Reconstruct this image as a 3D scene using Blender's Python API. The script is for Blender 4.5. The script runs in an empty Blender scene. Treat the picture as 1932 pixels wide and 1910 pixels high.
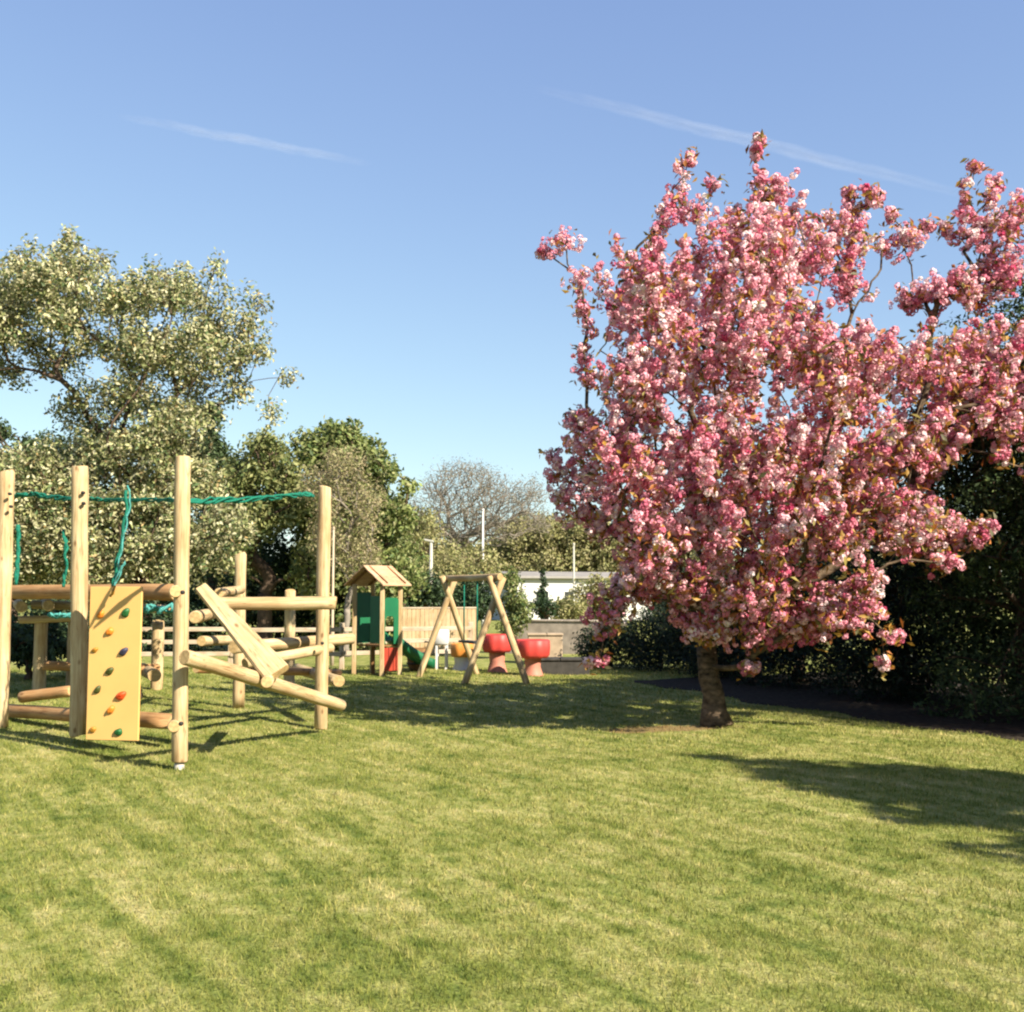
import bpy, math, random
import numpy as np
from mathutils import Vector, Matrix, Quaternion

random.seed(7)
rng = np.random.default_rng(11)
S = bpy.context.scene
C = S.collection

# ------------------------------------------------------------------ camera
F = 2071.0                      # focal length in photo pixels (1932 wide)
EYE = 1.6
TH = math.radians(4.56)
cam = bpy.data.cameras.new('camera')
cam.sensor_width = 36
cam.lens = F / 1932 * 36
cam.clip_start = 0.1
cam.clip_end = 20000
camo = bpy.data.objects.new('camera', cam)
C.objects.link(camo)
camo.location = (0, 0, EYE)
camo.rotation_euler = (math.pi / 2 + TH, 0, 0)
S.camera = camo
ct, st = math.cos(TH), math.sin(TH)


def at(px, py, d):
    """world point seen at photo pixel (px,py) at world depth Y = d"""
    u = (px - 966) / F
    v = (955 - py) / F
    dx, dy, dz = u, ct - v * st, st + v * ct
    k = d / dy
    return Vector((dx * k, d, EYE + dz * k))


def gnd(px, py):
    u = (px - 966) / F
    v = (955 - py) / F
    dy, dz = ct - v * st, st + v * ct
    k = -EYE / dz
    return Vector((u * k, dy * k, 0))


def zfun(x, y):
    return 0.018 * np.sin(x * 0.9 + 0.4 * y) + 0.014 * np.sin(y * 0.7 - 0.5 * x + 1.3) + 0.010 * np.sin(x * 1.9 + 2.0) * np.sin(y * 1.5)


# ------------------------------------------------------------------ materials
KA = 0.60                       # all surface colours below are scaled to real-world reflectance


def mat(name):
    m = bpy.data.materials.new(name)
    m.use_nodes = True
    nt = m.node_tree
    nt.nodes.clear()
    out = nt.nodes.new('ShaderNodeOutputMaterial')
    return m, nt, out


def N(nt, t, **kw):
    n = nt.nodes.new(t)
    for k, v in kw.items():
        setattr(n, k, v)
    return n


def ramp(nt, stops):
    r = N(nt, 'ShaderNodeValToRGB')
    e = r.color_ramp.elements
    e[0].position, e[0].color = stops[0][0], (*stops[0][1], 1)
    e[1].position, e[1].color = stops[-1][0], (*stops[-1][1], 1)
    for p, c in stops[1:-1]:
        k = e.new(p)
        k.color = (*c, 1)
    return r


def m_simple(name, col, rough=0.7, var=0.18, scale=6.0, bump=0.0, spec=0.3, stretch=(1, 1, 1)):
    m, nt, out = mat(name)
    p = N(nt, 'ShaderNodeBsdfPrincipled')
    tc = N(nt, 'ShaderNodeTexCoord')
    mp = N(nt, 'ShaderNodeMapping')
    mp.inputs['Scale'].default_value = stretch
    nz = N(nt, 'ShaderNodeTexNoise')
    nz.inputs['Scale'].default_value = scale
    nz.inputs['Detail'].default_value = 6
    nt.links.new(tc.outputs['Object'], mp.inputs['Vector'])
    nt.links.new(mp.outputs['Vector'], nz.inputs['Vector'])
    lo = tuple(max(0, KA * c * (1 - var)) for c in col)
    hi = tuple(min(1, KA * c * (1 + var)) for c in col)
    r = ramp(nt, [(0.3, lo), (0.7, hi)])
    nt.links.new(nz.outputs['Fac'], r.inputs['Fac'])
    nt.links.new(r.outputs['Color'], p.inputs['Base Color'])
    p.inputs['Roughness'].default_value = rough
    p.inputs['Specular IOR Level'].default_value = spec
    if bump:
        b = N(nt, 'ShaderNodeBump')
        b.inputs['Strength'].default_value = bump
        b.inputs['Distance'].default_value = 0.02
        nt.links.new(nz.outputs['Fac'], b.inputs['Height'])
        nt.links.new(b.outputs['Normal'], p.inputs['Normal'])
    nt.links.new(p.outputs['BSDF'], out.inputs['Surface'])
    return m


def m_leaf(name, trans=0.35, rough=0.6, gloss=0.05, tint=(1, 1, 1)):
    """leaf / petal: colour from the per-leaf attribute 'col'"""
    m, nt, out = mat(name)
    a = N(nt, 'ShaderNodeAttribute', attribute_name='col')
    d = N(nt, 'ShaderNodeBsdfDiffuse')
    t = N(nt, 'ShaderNodeBsdfTranslucent')
    mx = N(nt, 'ShaderNodeMixShader')
    mx.inputs[0].default_value = trans
    nt.links.new(a.outputs['Color'], d.inputs['Color'])
    nt.links.new(a.outputs['Color'], t.inputs['Color'])
    nt.links.new(d.outputs[0], mx.inputs[1])
    nt.links.new(t.outputs[0], mx.inputs[2])
    last = mx
    if gloss:
        g = N(nt, 'ShaderNodeBsdfGlossy')
        g.inputs['Roughness'].default_value = rough
        g.inputs['Color'].default_value = (1, 1, 1, 1)
        m2 = N(nt, 'ShaderNodeMixShader')
        m2.inputs[0].default_value = gloss
        nt.links.new(mx.outputs[0], m2.inputs[1])
        nt.links.new(g.outputs[0], m2.inputs[2])
        last = m2
    nt.links.new(last.outputs[0], out.inputs['Surface'])
    return m


def m_wood(name, c_lo, c_hi, knots=True, rough=0.75):
    """round timber, grain along local Z"""
    m, nt, out = mat(name)
    p = N(nt, 'ShaderNodeBsdfPrincipled')
    tc = N(nt, 'ShaderNodeTexCoord')
    oi = N(nt, 'ShaderNodeObjectInfo')
    add = N(nt, 'ShaderNodeVectorMath', operation='ADD')
    sc = N(nt, 'ShaderNodeVectorMath', operation='SCALE')
    sc.inputs[0].default_value = (13.0, 7.0, 29.0)
    nt.links.new(oi.outputs['Random'], sc.inputs['Scale'])
    nt.links.new(tc.outputs['Object'], add.inputs[0])
    nt.links.new(sc.outputs[0], add.inputs[1])
    mp = N(nt, 'ShaderNodeMapping')
    mp.inputs['Scale'].default_value = (14, 14, 0.9)
    nt.links.new(add.outputs[0], mp.inputs['Vector'])
    nz = N(nt, 'ShaderNodeTexNoise')
    nz.inputs['Scale'].default_value = 2.2
    nz.inputs['Detail'].default_value = 8
    nz.inputs['Roughness'].default_value = 0.65
    nt.links.new(mp.outputs['Vector'], nz.inputs['Vector'])
    r = ramp(nt, [(0.28, tuple(KA * c for c in c_lo)), (0.62, tuple(KA * c for c in c_hi))])
    nt.links.new(nz.outputs['Fac'], r.inputs['Fac'])
    col = r.outputs['Color']
    # broad weathering patches
    n2 = N(nt, 'ShaderNodeTexNoise')
    n2.inputs['Scale'].default_value = 2.6
    n2.inputs['Detail'].default_value = 3
    nt.links.new(add.outputs[0], n2.inputs['Vector'])
    r2 = ramp(nt, [(0.35, (0.82, 0.74, 0.66)), (0.65, (1.0, 1.0, 1.0))])
    nt.links.new(n2.outputs['Fac'], r2.inputs['Fac'])
    mu = N(nt, 'ShaderNodeMixRGB', blend_type='MULTIPLY')
    mu.inputs[0].default_value = 1
    nt.links.new(col, mu.inputs[1])
    nt.links.new(r2.outputs['Color'], mu.inputs[2])
    col = mu.outputs[0]
    if knots:
        vo = N(nt, 'ShaderNodeTexVoronoi')
        vo.inputs['Scale'].default_value = 3.4
        vm = N(nt, 'ShaderNodeMapping')
        vm.inputs['Scale'].default_value = (1.6, 1.6, 0.9)
        nt.links.new(add.outputs[0], vm.inputs['Vector'])
        nt.links.new(vm.outputs['Vector'], vo.inputs['Vector'])
        r3 = ramp(nt, [(0.05, (0.36, 0.24, 0.16)), (0.13, (1, 1, 1))])
        nt.links.new(vo.outputs['Distance'], r3.inputs['Fac'])
        mk = N(nt, 'ShaderNodeMixRGB', blend_type='MULTIPLY')
        mk.inputs[0].default_value = 0.8
        nt.links.new(col, mk.inputs[1])
        nt.links.new(r3.outputs['Color'], mk.inputs[2])
        col = mk.outputs[0]
    # drying cracks along the grain
    ck = N(nt, 'ShaderNodeMapping')
    ck.inputs['Scale'].default_value = (11, 11, 0.55)
    nt.links.new(add.outputs[0], ck.inputs['Vector'])
    cn = N(nt, 'ShaderNodeTexNoise')
    cn.inputs['Scale'].default_value = 1.6
    cn.inputs['Detail'].default_value = 2
    nt.links.new(ck.outputs[0], cn.inputs['Vector'])
    cr = ramp(nt, [(0.485, (1, 1, 1)), (0.5, (0.42, 0.32, 0.24)), (0.515, (1, 1, 1))])
    nt.links.new(cn.outputs['Fac'], cr.inputs['Fac'])
    mc = N(nt, 'ShaderNodeMixRGB', blend_type='MULTIPLY')
    mc.inputs[0].default_value = 0.75
    nt.links.new(col, mc.inputs[1])
    nt.links.new(cr.outputs['Color'], mc.inputs[2])
    col = mc.outputs[0]
    nt.links.new(col, p.inputs['Base Color'])
    p.inputs['Roughness'].default_value = rough
    p.inputs['Specular IOR Level'].default_value = 0.25
    b = N(nt, 'ShaderNodeBump')
    b.inputs['Strength'].default_value = 0.35
    b.inputs['Distance'].default_value = 0.01
    nt.links.new(nz.outputs['Fac'], b.inputs['Height'])
    nt.links.new(b.outputs['Normal'], p.inputs['Normal'])
    nt.links.new(p.outputs['BSDF'], out.inputs['Surface'])
    return m


def grass_color(nt):
    """colour of the lawn by place: worn straw patches, mowing streaks, greener tufts"""
    geo = N(nt, 'ShaderNodeNewGeometry')
    rot = N(nt, 'ShaderNodeMapping')
    rot.inputs['Rotation'].default_value = (0, 0, math.radians(-33))
    nt.links.new(geo.outputs['Position'], rot.inputs['Vector'])
    # streaks along the mowing direction
    m1 = N(nt, 'ShaderNodeMapping')
    m1.inputs['Scale'].default_value = (4.2, 0.42, 1)
    nt.links.new(rot.outputs[0], m1.inputs['Vector'])
    a = N(nt, 'ShaderNodeTexNoise')
    a.inputs['Scale'].default_value = 1.3
    a.inputs['Detail'].default_value = 5
    a.inputs['Roughness'].default_value = 0.62
    nt.links.new(m1.outputs[0], a.inputs['Vector'])
    # patches
    b = N(nt, 'ShaderNodeTexNoise')
    b.inputs['Scale'].default_value = 1.15
    b.inputs['Detail'].default_value = 5
    b.inputs['Roughness'].default_value = 0.6
    nt.links.new(geo.outputs['Position'], b.inputs['Vector'])
    c = N(nt, 'ShaderNodeTexNoise')
    c.inputs['Scale'].default_value = 7.5
    c.inputs['Detail'].default_value = 4
    nt.links.new(geo.outputs['Position'], c.inputs['Vector'])
    s1 = N(nt, 'ShaderNodeMath', operation='MULTIPLY_ADD')
    s1.inputs[1].default_value = 0.42
    nt.links.new(a.outputs['Fac'], s1.inputs[0])
    s2 = N(nt, 'ShaderNodeMath', operation='MULTIPLY_ADD')
    s2.inputs[1].default_value = 0.26
    nt.links.new(b.outputs['Fac'], s2.inputs[0])
    s3 = N(nt, 'ShaderNodeMath', operation='MULTIPLY')
    s3.inputs[1].default_value = 0.32
    nt.links.new(c.outputs['Fac'], s3.inputs[0])
    nt.links.new(s3.outputs[0], s2.inputs[2])
    nt.links.new(s2.outputs[0], s1.inputs[2])
    r = ramp(nt, [(0.385, (0.085, 0.118, 0.026)), (0.465, (0.172, 0.192, 0.050)), (0.54, (0.262, 0.258, 0.090)), (0.64, (0.39, 0.345, 0.165))])
    nt.links.new(s1.outputs[0], r.inputs['Fac'])
    # worn soil by the cherry trunk
    sx = N(nt, 'ShaderNodeVectorMath', operation='SUBTRACT')
    sx.inputs[1].default_value = SOIL
    nt.links.new(geo.outputs['Position'], sx.inputs[0])
    sm = N(nt, 'ShaderNodeVectorMath', operation='MULTIPLY')
    sm.inputs[1].default_value = (0.62, 1.25, 0)
    nt.links.new(sx.outputs[0], sm.inputs[0])
    ln = N(nt, 'ShaderNodeVectorMath', operation='LENGTH')
    nt.links.new(sm.outputs[0], ln.inputs[0])
    wob = N(nt, 'ShaderNodeMath', operation='MULTIPLY_ADD')
    wob.inputs[1].default_value = 1.1
    nt.links.new(b.outputs['Fac'], wob.inputs[0])
    nt.links.new(ln.outputs['Value'], wob.inputs[2])
    rs = ramp(nt, [(0.9, (0.85, 0.85, 0.85)), (1.35, (0, 0, 0))])
    nt.links.new(wob.outputs[0], rs.inputs['Fac'])
    mx = N(nt, 'ShaderNodeMixRGB')
    nt.links.new(rs.outputs['Color'], mx.inputs[0])
    nt.links.new(r.outputs['Color'], mx.inputs[1])
    mx.inputs[2].default_value = (0.21, 0.135, 0.065, 1)
    return mx.outputs[0], s1.outputs[0]


TR = gnd(1352, 1372)            # cherry trunk
SOIL = (TR.x - 0.55, TR.y - 0.25, 0)


def m_lawn():
    m, nt, out = mat('lawn')
    p = N(nt, 'ShaderNodeBsdfPrincipled')
    col, fac = grass_color(nt)
    geo = N(nt, 'ShaderNodeNewGeometry')
    f = N(nt, 'ShaderNodeTexNoise')
    f.inputs['Scale'].default_value = 42
    f.inputs['Detail'].default_value = 6
    nt.links.new(geo.outputs['Position'], f.inputs['Vector'])
    r = ramp(nt, [(0.3, (0.62, 0.66, 0.55)), (0.65, (1.0, 1.0, 1.0))])
    nt.links.new(f.outputs['Fac'], r.inputs['Fac'])
    mu = N(nt, 'ShaderNodeMixRGB', blend_type='MULTIPLY')
    mu.inputs[0].default_value = 1
    nt.links.new(col, mu.inputs[1])
    nt.links.new(r.outputs['Color'], mu.inputs[2])
    nt.links.new(mu.outputs[0], p.inputs['Base Color'])
    p.inputs['Roughness'].default_value = 0.9
    p.inputs['Specular IOR Level'].default_value = 0.1
    b = N(nt, 'ShaderNodeBump')
    b.inputs['Strength'].default_value = 0.6
    b.inputs['Distance'].default_value = 0.03
    nt.links.new(f.outputs['Fac'], b.inputs['Height'])
    nt.links.new(b.outputs['Normal'], p.inputs['Normal'])
    nt.links.new(p.outputs['BSDF'], out.inputs['Surface'])
    return m


def m_blade():
    m, nt, out = mat('grass_blade')
    col, fac = grass_color(nt)
    a = N(nt, 'ShaderNodeAttribute', attribute_name='col')
    mu = N(nt, 'ShaderNodeMixRGB', blend_type='MULTIPLY')
    mu.inputs[0].default_value = 1
    nt.links.new(col, mu.inputs[1])
    nt.links.new(a.outputs['Color'], mu.inputs[2])
    d = N(nt, 'ShaderNodeBsdfDiffuse')
    t = N(nt, 'ShaderNodeBsdfTranslucent')
    mx = N(nt, 'ShaderNodeMixShader')
    mx.inputs[0].default_value = 0.4
    nt.links.new(mu.outputs[0], d.inputs['Color'])
    nt.links.new(mu.outputs[0], t.inputs['Color'])
    nt.links.new(d.outputs[0], mx.inputs[1])
    nt.links.new(t.outputs[0], mx.inputs[2])
    nt.links.new(mx.outputs[0], out.inputs['Surface'])
    return m


M = dict(
    lawn=m_lawn(), blade=m_blade(),
    petal=m_leaf('petal', 0.30, gloss=0.0), leaf=m_leaf('leaf', 0.35, gloss=0.02), dark_leaf=m_leaf('dark_leaf', 0.22, gloss=0.015),
    bark=m_simple('bark', (0.13, 0.09, 0.065), 0.9, 0.55, 9, 0.8, 0.1, (1, 1, 0.6)),
    cherry_bark=m_simple('cherry_bark', (0.13, 0.092, 0.06), 0.85, 0.9, 9, 1.0, 0.15, (1, 1, 1.8)),
    grey_bark=m_simple('grey_bark', (0.30, 0.26, 0.22), 0.9, 0.3, 4, 0.3, 0.1),
    wood=m_wood('pale_timber', (0.46, 0.30, 0.14), (0.82, 0.66, 0.40)),
    wood_end=m_simple('cut_end', (0.60, 0.42, 0.20), 0.85, 0.3, 30, 0.2, 0.1),
    wood_orange=m_wood('orange_timber', (0.42, 0.22, 0.09), (0.66, 0.40, 0.19)),
    wood_shed=m_wood('board_timber', (0.52, 0.37, 0.21), (0.70, 0.54, 0.34), False),
    rail_wood=m_wood('rail_timber', (0.55, 0.44, 0.32), (0.74, 0.64, 0.50), False),
    panel=m_simple('yellow_panel', (0.92, 0.56, 0.19), 0.5, 0.05, 3, 0.0, 0.35),
    hedge_shade=m_simple('hedge_shade_dark', (0.055, 0.045, 0.035), 0.95, 0.5, 14, 0.9, 0.05),  # near-black ground colour, shade under the evergreens painted in
    rope=m_simple('green_rope', (0.012, 0.20, 0.135), 0.8, 0.4, 60, 0.6, 0.2),
    rope_pale=m_simple('pale_teal_rope', (0.10, 0.42, 0.40), 0.8, 0.3, 60, 0.6, 0.2),
    green_board=m_simple('green_board', (0.010, 0.155, 0.065), 0.45, 0.1, 5, 0.0, 0.4),
    red_board=m_simple('red_board', (0.42, 0.05, 0.025), 0.5, 0.15, 5, 0, 0.4),
    roof_board=m_wood('roof_timber', (0.58, 0.36, 0.22), (0.76, 0.54, 0.36), False),
    red_plastic=m_simple('red_plastic', (0.68, 0.06, 0.05), 0.55, 0.25, 4, 0, 0.5),
    orange_plastic=m_simple('orange_plastic', (0.75, 0.30, 0.06), 0.45, 0.15, 4, 0, 0.4),
    brown_wood=m_simple('brown_wood', (0.25, 0.13, 0.05), 0.8, 0.3, 8, 0.3, 0.2),
    pink_stem=m_simple('pale_stem', (0.62, 0.24, 0.17), 0.6, 0.15, 6, 0, 0.3),
    white_paint=m_simple('white_paint', (0.80, 0.80, 0.80), 0.5, 0.05, 3, 0, 0.3),
    render_wall=m_simple('white_render', (0.80, 0.79, 0.76), 0.85, 0.05, 1.2, 0.1, 0.2),
    roof_grey=m_simple('grey_roof', (0.36, 0.34, 0.33), 0.8, 0.15, 2, 0.1, 0.2),
    glass=m_simple('window_glass', (0.03, 0.035, 0.04), 0.08, 0.2, 2, 0, 0.6),
    stone=m_simple('grey_stone', (0.46, 0.39, 0.33), 0.9, 0.25, 5, 0.5, 0.15),
    beige_stone=m_simple('beige_block', (0.52, 0.40, 0.28), 0.9, 0.2, 6, 0.4, 0.15),
    dark_stone=m_simple('dark_block', (0.07, 0.065, 0.06), 0.9, 0.35, 6, 0.4, 0.15),
    rubber=m_simple('black_rubber', (0.02, 0.02, 0.022), 0.6, 0.2, 8, 0, 0.3),
    metal=m_simple('galvanised_metal', (0.55, 0.54, 0.48), 0.5, 0.1, 3, 0, 0.4),
    concrete=m_simple('concrete_foot', (0.62, 0.58, 0.52), 0.9, 0.15, 9, 0.3, 0.1),
    h_orange=m_simple('orange_hold', (0.78, 0.26, 0.03), 0.5, 0.15, 20, 0.3, 0.3),
    h_red=m_simple('red_hold', (0.80, 0.09, 0.02), 0.5, 0.15, 20, 0.3, 0.3),
    h_green=m_simple('green_hold', (0.02, 0.13, 0.035), 0.5, 0.2, 20, 0.3, 0.3),
    h_olive=m_simple('olive_hold', (0.07, 0.085, 0.02), 0.5, 0.2, 20, 0.3, 0.3),
    h_blue=m_simple('slate_hold', (0.05, 0.05, 0.10), 0.5, 0.2, 20, 0.3, 0.3),
    h_ochre=m_simple('ochre_hold', (0.50, 0.24, 0.03), 0.5, 0.2, 20, 0.3, 0.3),
)


def m_contrail():
    m, nt, out = mat('contrail_vapour')
    d = N(nt, 'ShaderNodeBsdfDiffuse')
    d.inputs['Color'].default_value = (0.85, 0.85, 0.85, 1)
    tl = N(nt, 'ShaderNodeBsdfTranslucent')
    tl.inputs['Color'].default_value = (0.85, 0.85, 0.85, 1)
    ad = N(nt, 'ShaderNodeMixShader')
    ad.inputs[0].default_value = 0.5
    nt.links.new(d.outputs[0], ad.inputs[1])
    nt.links.new(tl.outputs[0], ad.inputs[2])
    tr = N(nt, 'ShaderNodeBsdfTransparent')
    tc = N(nt, 'ShaderNodeTexCoord')
    mp = N(nt, 'ShaderNodeMapping')
    mp.inputs['Scale'].default_value = (0.02, 0.02, 0.005)
    nz = N(nt, 'ShaderNodeTexNoise')
    nz.inputs['Scale'].default_value = 1.0
    nz.inputs['Detail'].default_value = 4
    nt.links.new(tc.outputs['Object'], mp.inputs['Vector'])
    nt.links.new(mp.outputs[0], nz.inputs['Vector'])
    r = N(nt, 'ShaderNodeMapRange')
    r.inputs[1].default_value, r.inputs[2].default_value = 0.3, 0.7
    r.inputs[3].default_value, r.inputs[4].default_value = 0.003, 0.022
    nt.links.new(nz.outputs['Fac'], r.inputs[0])
    mx = N(nt, 'ShaderNodeMixShader')
    sg = N(nt, 'ShaderNodeSeparateXYZ')
    nt.links.new(tc.outputs['Generated'], sg.inputs[0])
    inv = N(nt, 'ShaderNodeMath', operation='SUBTRACT')
    inv.inputs[0].default_value = 1.0
    nt.links.new(sg.outputs[2], inv.inputs[1])
    pr = N(nt, 'ShaderNodeMath', operation='MULTIPLY')
    nt.links.new(sg.outputs[2], pr.inputs[0])
    nt.links.new(inv.outputs[0], pr.inputs[1])
    pr2 = N(nt, 'ShaderNodeMath', operation='MULTIPLY')
    pr2.inputs[1].default_value = 4.0
    nt.links.new(pr.outputs[0], pr2.inputs[0])
    pr3 = N(nt, 'ShaderNodeMath', operation='MULTIPLY')
    nt.links.new(r.outputs[0], pr3.inputs[0])
    nt.links.new(pr2.outputs[0], pr3.inputs[1])
    nt.links.new(pr3.outputs[0], mx.inputs[0])
    nt.links.new(tr.outputs[0], mx.inputs[1])
    nt.links.new(ad.outputs[0], mx.inputs[2])
    nt.links.new(mx.outputs[0], out.inputs['Surface'])
    return m


M['contrail'] = m_contrail()


# ------------------------------------------------------------------ object helpers
def tag(o, label=None, cat=None, group=None, kind=None):
    if label: o['label'] = label
    if cat: o['category'] = cat
    if group: o['group'] = group
    if kind: o['kind'] = kind
    return o


def thing(name, loc, label, cat, group=None):
    o = bpy.data.objects.new(name, None)
    o.empty_display_size = 0.2
    C.objects.link(o)
    o.location = loc
    return tag(o, label, cat, group)


def raw_mesh(name, V, polys, mats, mi=None, smooth=True):
    me = bpy.data.meshes.new(name)
    me.from_pydata([tuple(v) for v in V], [], polys)
    for m in (mats if isinstance(mats, (list, tuple)) else [mats]):
        me.materials.append(m)
    if mi is not None:
        me.polygons.foreach_set('material_index', mi)
    if smooth:
        me.polygons.foreach_set('use_smooth', [True] * len(me.polygons))
    me.update()
    return me


def link(name, me, parent=None, loc=(0, 0, 0), rot=None):
    """loc is in world space; parents are unrotated empties or unrotated meshes"""
    o = bpy.data.objects.new(name, me)
    C.objects.link(o)
    loc = Vector(loc)
    if parent is not None:
        o.parent = parent
        base = Vector((0, 0, 0))
        p = parent
        while p is not None:
            base = base + p.location
            p = p.parent
        loc = loc - base
    o.location = loc
    if rot is not None:
        o.rotation_mode = 'QUATERNION'
        o.rotation_quaternion = rot
    return o


def tube_geo(pts, rad, sides=8, cap=True, wob=0.0):
    pts = [Vector(p) for p in pts]
    n = len(pts)
    V, Fc, cap_i = [], [], []
    t0 = (pts[1] - pts[0]).normalized()
    up = Vector((0, 0, 1)) if abs(t0.z) < 0.9 else Vector((1, 0, 0))
    a = t0.cross(up).normalized()
    for i in range(n):
        if i == 0: t = pts[1] - pts[0]
        elif i == n - 1: t = pts[-1] - pts[-2]
        else: t = pts[i + 1] - pts[i - 1]
        t = t.normalized()
        a = (a - t * a.dot(t))
        a = a.normalized() if a.length > 1e-6 else t.orthogonal().normalized()
        b = t.cross(a)
        for k in range(sides):
            an = 2 * math.pi * k / sides
            r = rad[i] * (1 + (random.uniform(-wob, wob) if wob else 0))
            V.append(pts[i] + (a * math.cos(an) + b * math.sin(an)) * r)
    for i in range(n - 1):
        for k in range(sides):
            k2 = (k + 1) % sides
            Fc.append((i * sides + k, i * sides + k2, (i + 1) * sides + k2, (i + 1) * sides + k))
    if cap:
        Fc.append(tuple(range(sides - 1, -1, -1)))
        Fc.append(tuple((n - 1) * sides + k for k in range(sides)))
        cap_i = [len(Fc) - 2, len(Fc) - 1]
    return V, Fc, cap_i


def log(name, a, b, r, parent, m=None, r2=None, label=None):
    """a peeled round log from a to b, built along its own Z, chamfered sawn ends"""
    a, b = Vector(a), Vector(b)
    L = (b - a).length
    r2 = r2 or r
    zs = [0, 0.012] + [L * i / 9 for i in range(1, 9)] + [L - 0.012, L]
    pts = [Vector((random.uniform(-1, 1) * r * 0.035, random.uniform(-1, 1) * r * 0.035, z)) for z in zs]
    rd = [(r + (r2 - r) * z / L) * random.uniform(0.965, 1.035) for z in zs]
    rd[0] *= 0.9
    rd[-1] *= 0.9
    V, Fc, cp = tube_geo(pts, rd, 20, True, 0.008)
    mi = [0] * len(Fc)
    for c in cp: mi[c] = 1
    me = raw_mesh(name, V, Fc, [m or M['wood'], M['wood_end']], mi)
    for c in cp: me.polygons[c].use_smooth = False
    q = Vector((0, 0, 1)).rotation_difference((b - a).normalized())
    o = link(name, me, parent, a, q)
    if label: o['label'] = label
    return o


def rope(name, pts, r, parent, m, strands=1, wave=0.0, label=None, sub=6):
    """ropes as one mesh: several wavy strands following pts"""
    r *= 0.8
    wave *= 0.75
    V, Fc = [], []
    pts = [Vector(p) for p in pts]
    base = pts[0].copy()
    for s in range(strands):
        P = []
        for i in range(len(pts) - 1):
            for k in range(sub):
                P.append(pts[i].lerp(pts[i + 1], k / sub))
        P.append(pts[-1].copy())
        ph = random.uniform(0, 6.28)
        for i, p in enumerate(P):
            e = min(1, i / 2, (len(P) - 1 - i) / 2)
            p += Vector((math.sin(i * 0.9 + ph), math.cos(i * 1.3 + ph * 2), math.sin(i * 1.15 + ph * 1.7))) * wave * e
            p += Vector((random.uniform(-1, 1), random.uniform(-1, 1), random.uniform(-1, 1))) * wave * 0.35 * e
        v, f, _ = tube_geo([p - base for p in P], [r * random.uniform(0.85, 1.15) for _ in P], 7)
        o = len(V)
        V += v
        Fc += [tuple(x + o for x in q) for q in f]
    ob = link(name, raw_mesh(name, V, Fc, m), parent, base)
    if label: ob['label'] = label
    return ob


def box_geo(x0, x1, y0, y1, z0, z1, bev=0.006):
    """a chamfered box as lists"""
    import bmesh
    bm = bmesh.new()
    bmesh.ops.create_cube(bm, size=1)
    for v in bm.verts:
        v.co = Vector(((x0 + x1) / 2 + v.co.x * (x1 - x0), (y0 + y1) / 2 + v.co.y * (y1 - y0), (z0 + z1) / 2 + v.co.z * (z1 - z0)))
    if bev:
        bmesh.ops.bevel(bm, geom=bm.edges[:], offset=bev, segments=1, affect='EDGES')
    bm.verts.index_update()
    V = [v.co.copy() for v in bm.verts]
    Fc = [tuple(v.index for v in f.verts) for f in bm.faces]
    bm.free()
    return V, Fc


def merge(parts):
    V, Fc = [], []
    for v, f in parts:
        o = len(V)
        V += list(v)
        Fc += [tuple(x + o for x in q) for q in f]
    return V, Fc


def oriented_box(name, a, b, w, h, parent, m, bev=0.006, up=(0, 0, 1), label=None):
    """a sawn beam from a to b, built along local Z; w across, h along 'up'"""
    a, b = Vector(a), Vector(b)
    L = (b - a).length
    V, Fc = box_geo(-w / 2, w / 2, -h / 2, h / 2, 0, L, bev)
    z = (b - a).normalized()
    upv = Vector(up)
    if abs(z.dot(upv)) > 0.98: upv = Vector((0, 1, 0))
    x = upv.cross(z).normalized()
    y = z.cross(x)
    q = Matrix((x, y, z)).transposed().to_quaternion()
    o = link(name, raw_mesh(name, V, Fc, m, None, False), parent, a, q)
    if label: o['label'] = label
    return o


# ------------------------------------------------------------------ foliage
def leaf_mesh(name, P, Nn, L, W, col, m, fold=0.25):
    """one small folded pointed leaf (two faces) at each P facing Nn; L,W,col arrays"""
    n = len(P)
    ref = rng.normal(size=(n, 3))
    A = np.cross(Nn, ref)
    A /= np.linalg.norm(A, axis=1)[:, None] + 1e-9
    B = np.cross(Nn, A)
    L = np.broadcast_to(L, n)[:, None]
    W = np.broadcast_to(W, n)[:, None]
    v0 = P - A * L / 2
    v1 = P + B * W / 2 - A * L * 0.08 + Nn * W * fold
    v2 = P + A * L / 2
    v3 = P - B * W / 2 - A * L * 0.08 + Nn * W * fold
    V = np.stack([v0, v1, v2, v3], 1).reshape(-1, 3).astype(np.float32)
    me = bpy.data.meshes.new(name)
    me.vertices.add(4 * n)
    me.vertices.foreach_set('co', V.ravel())
    base = (np.arange(n) * 4)[:, None]
    idx = (base + np.array([0, 1, 2, 0, 2, 3])[None, :]).ravel().astype(np.int32)
    me.loops.add(6 * n)
    me.loops.foreach_set('vertex_index', idx)
    me.polygons.add(2 * n)
    me.polygons.foreach_set('loop_start', (np.arange(2 * n) * 3).astype(np.int32))
    me.update(calc_edges=True)
    at_ = me.attributes.new('col', 'FLOAT_COLOR', 'FACE')
    c4 = np.ones((2 * n, 4), np.float32)
    c4[:, :3] = np.repeat(col, 2, axis=0)
    at_.data.foreach_set('color', c4.ravel())
    me.materials.append(m)
    return me


def unit(a):
    return a / (np.linalg.norm(a, axis=1)[:, None] + 1e-9)


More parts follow.
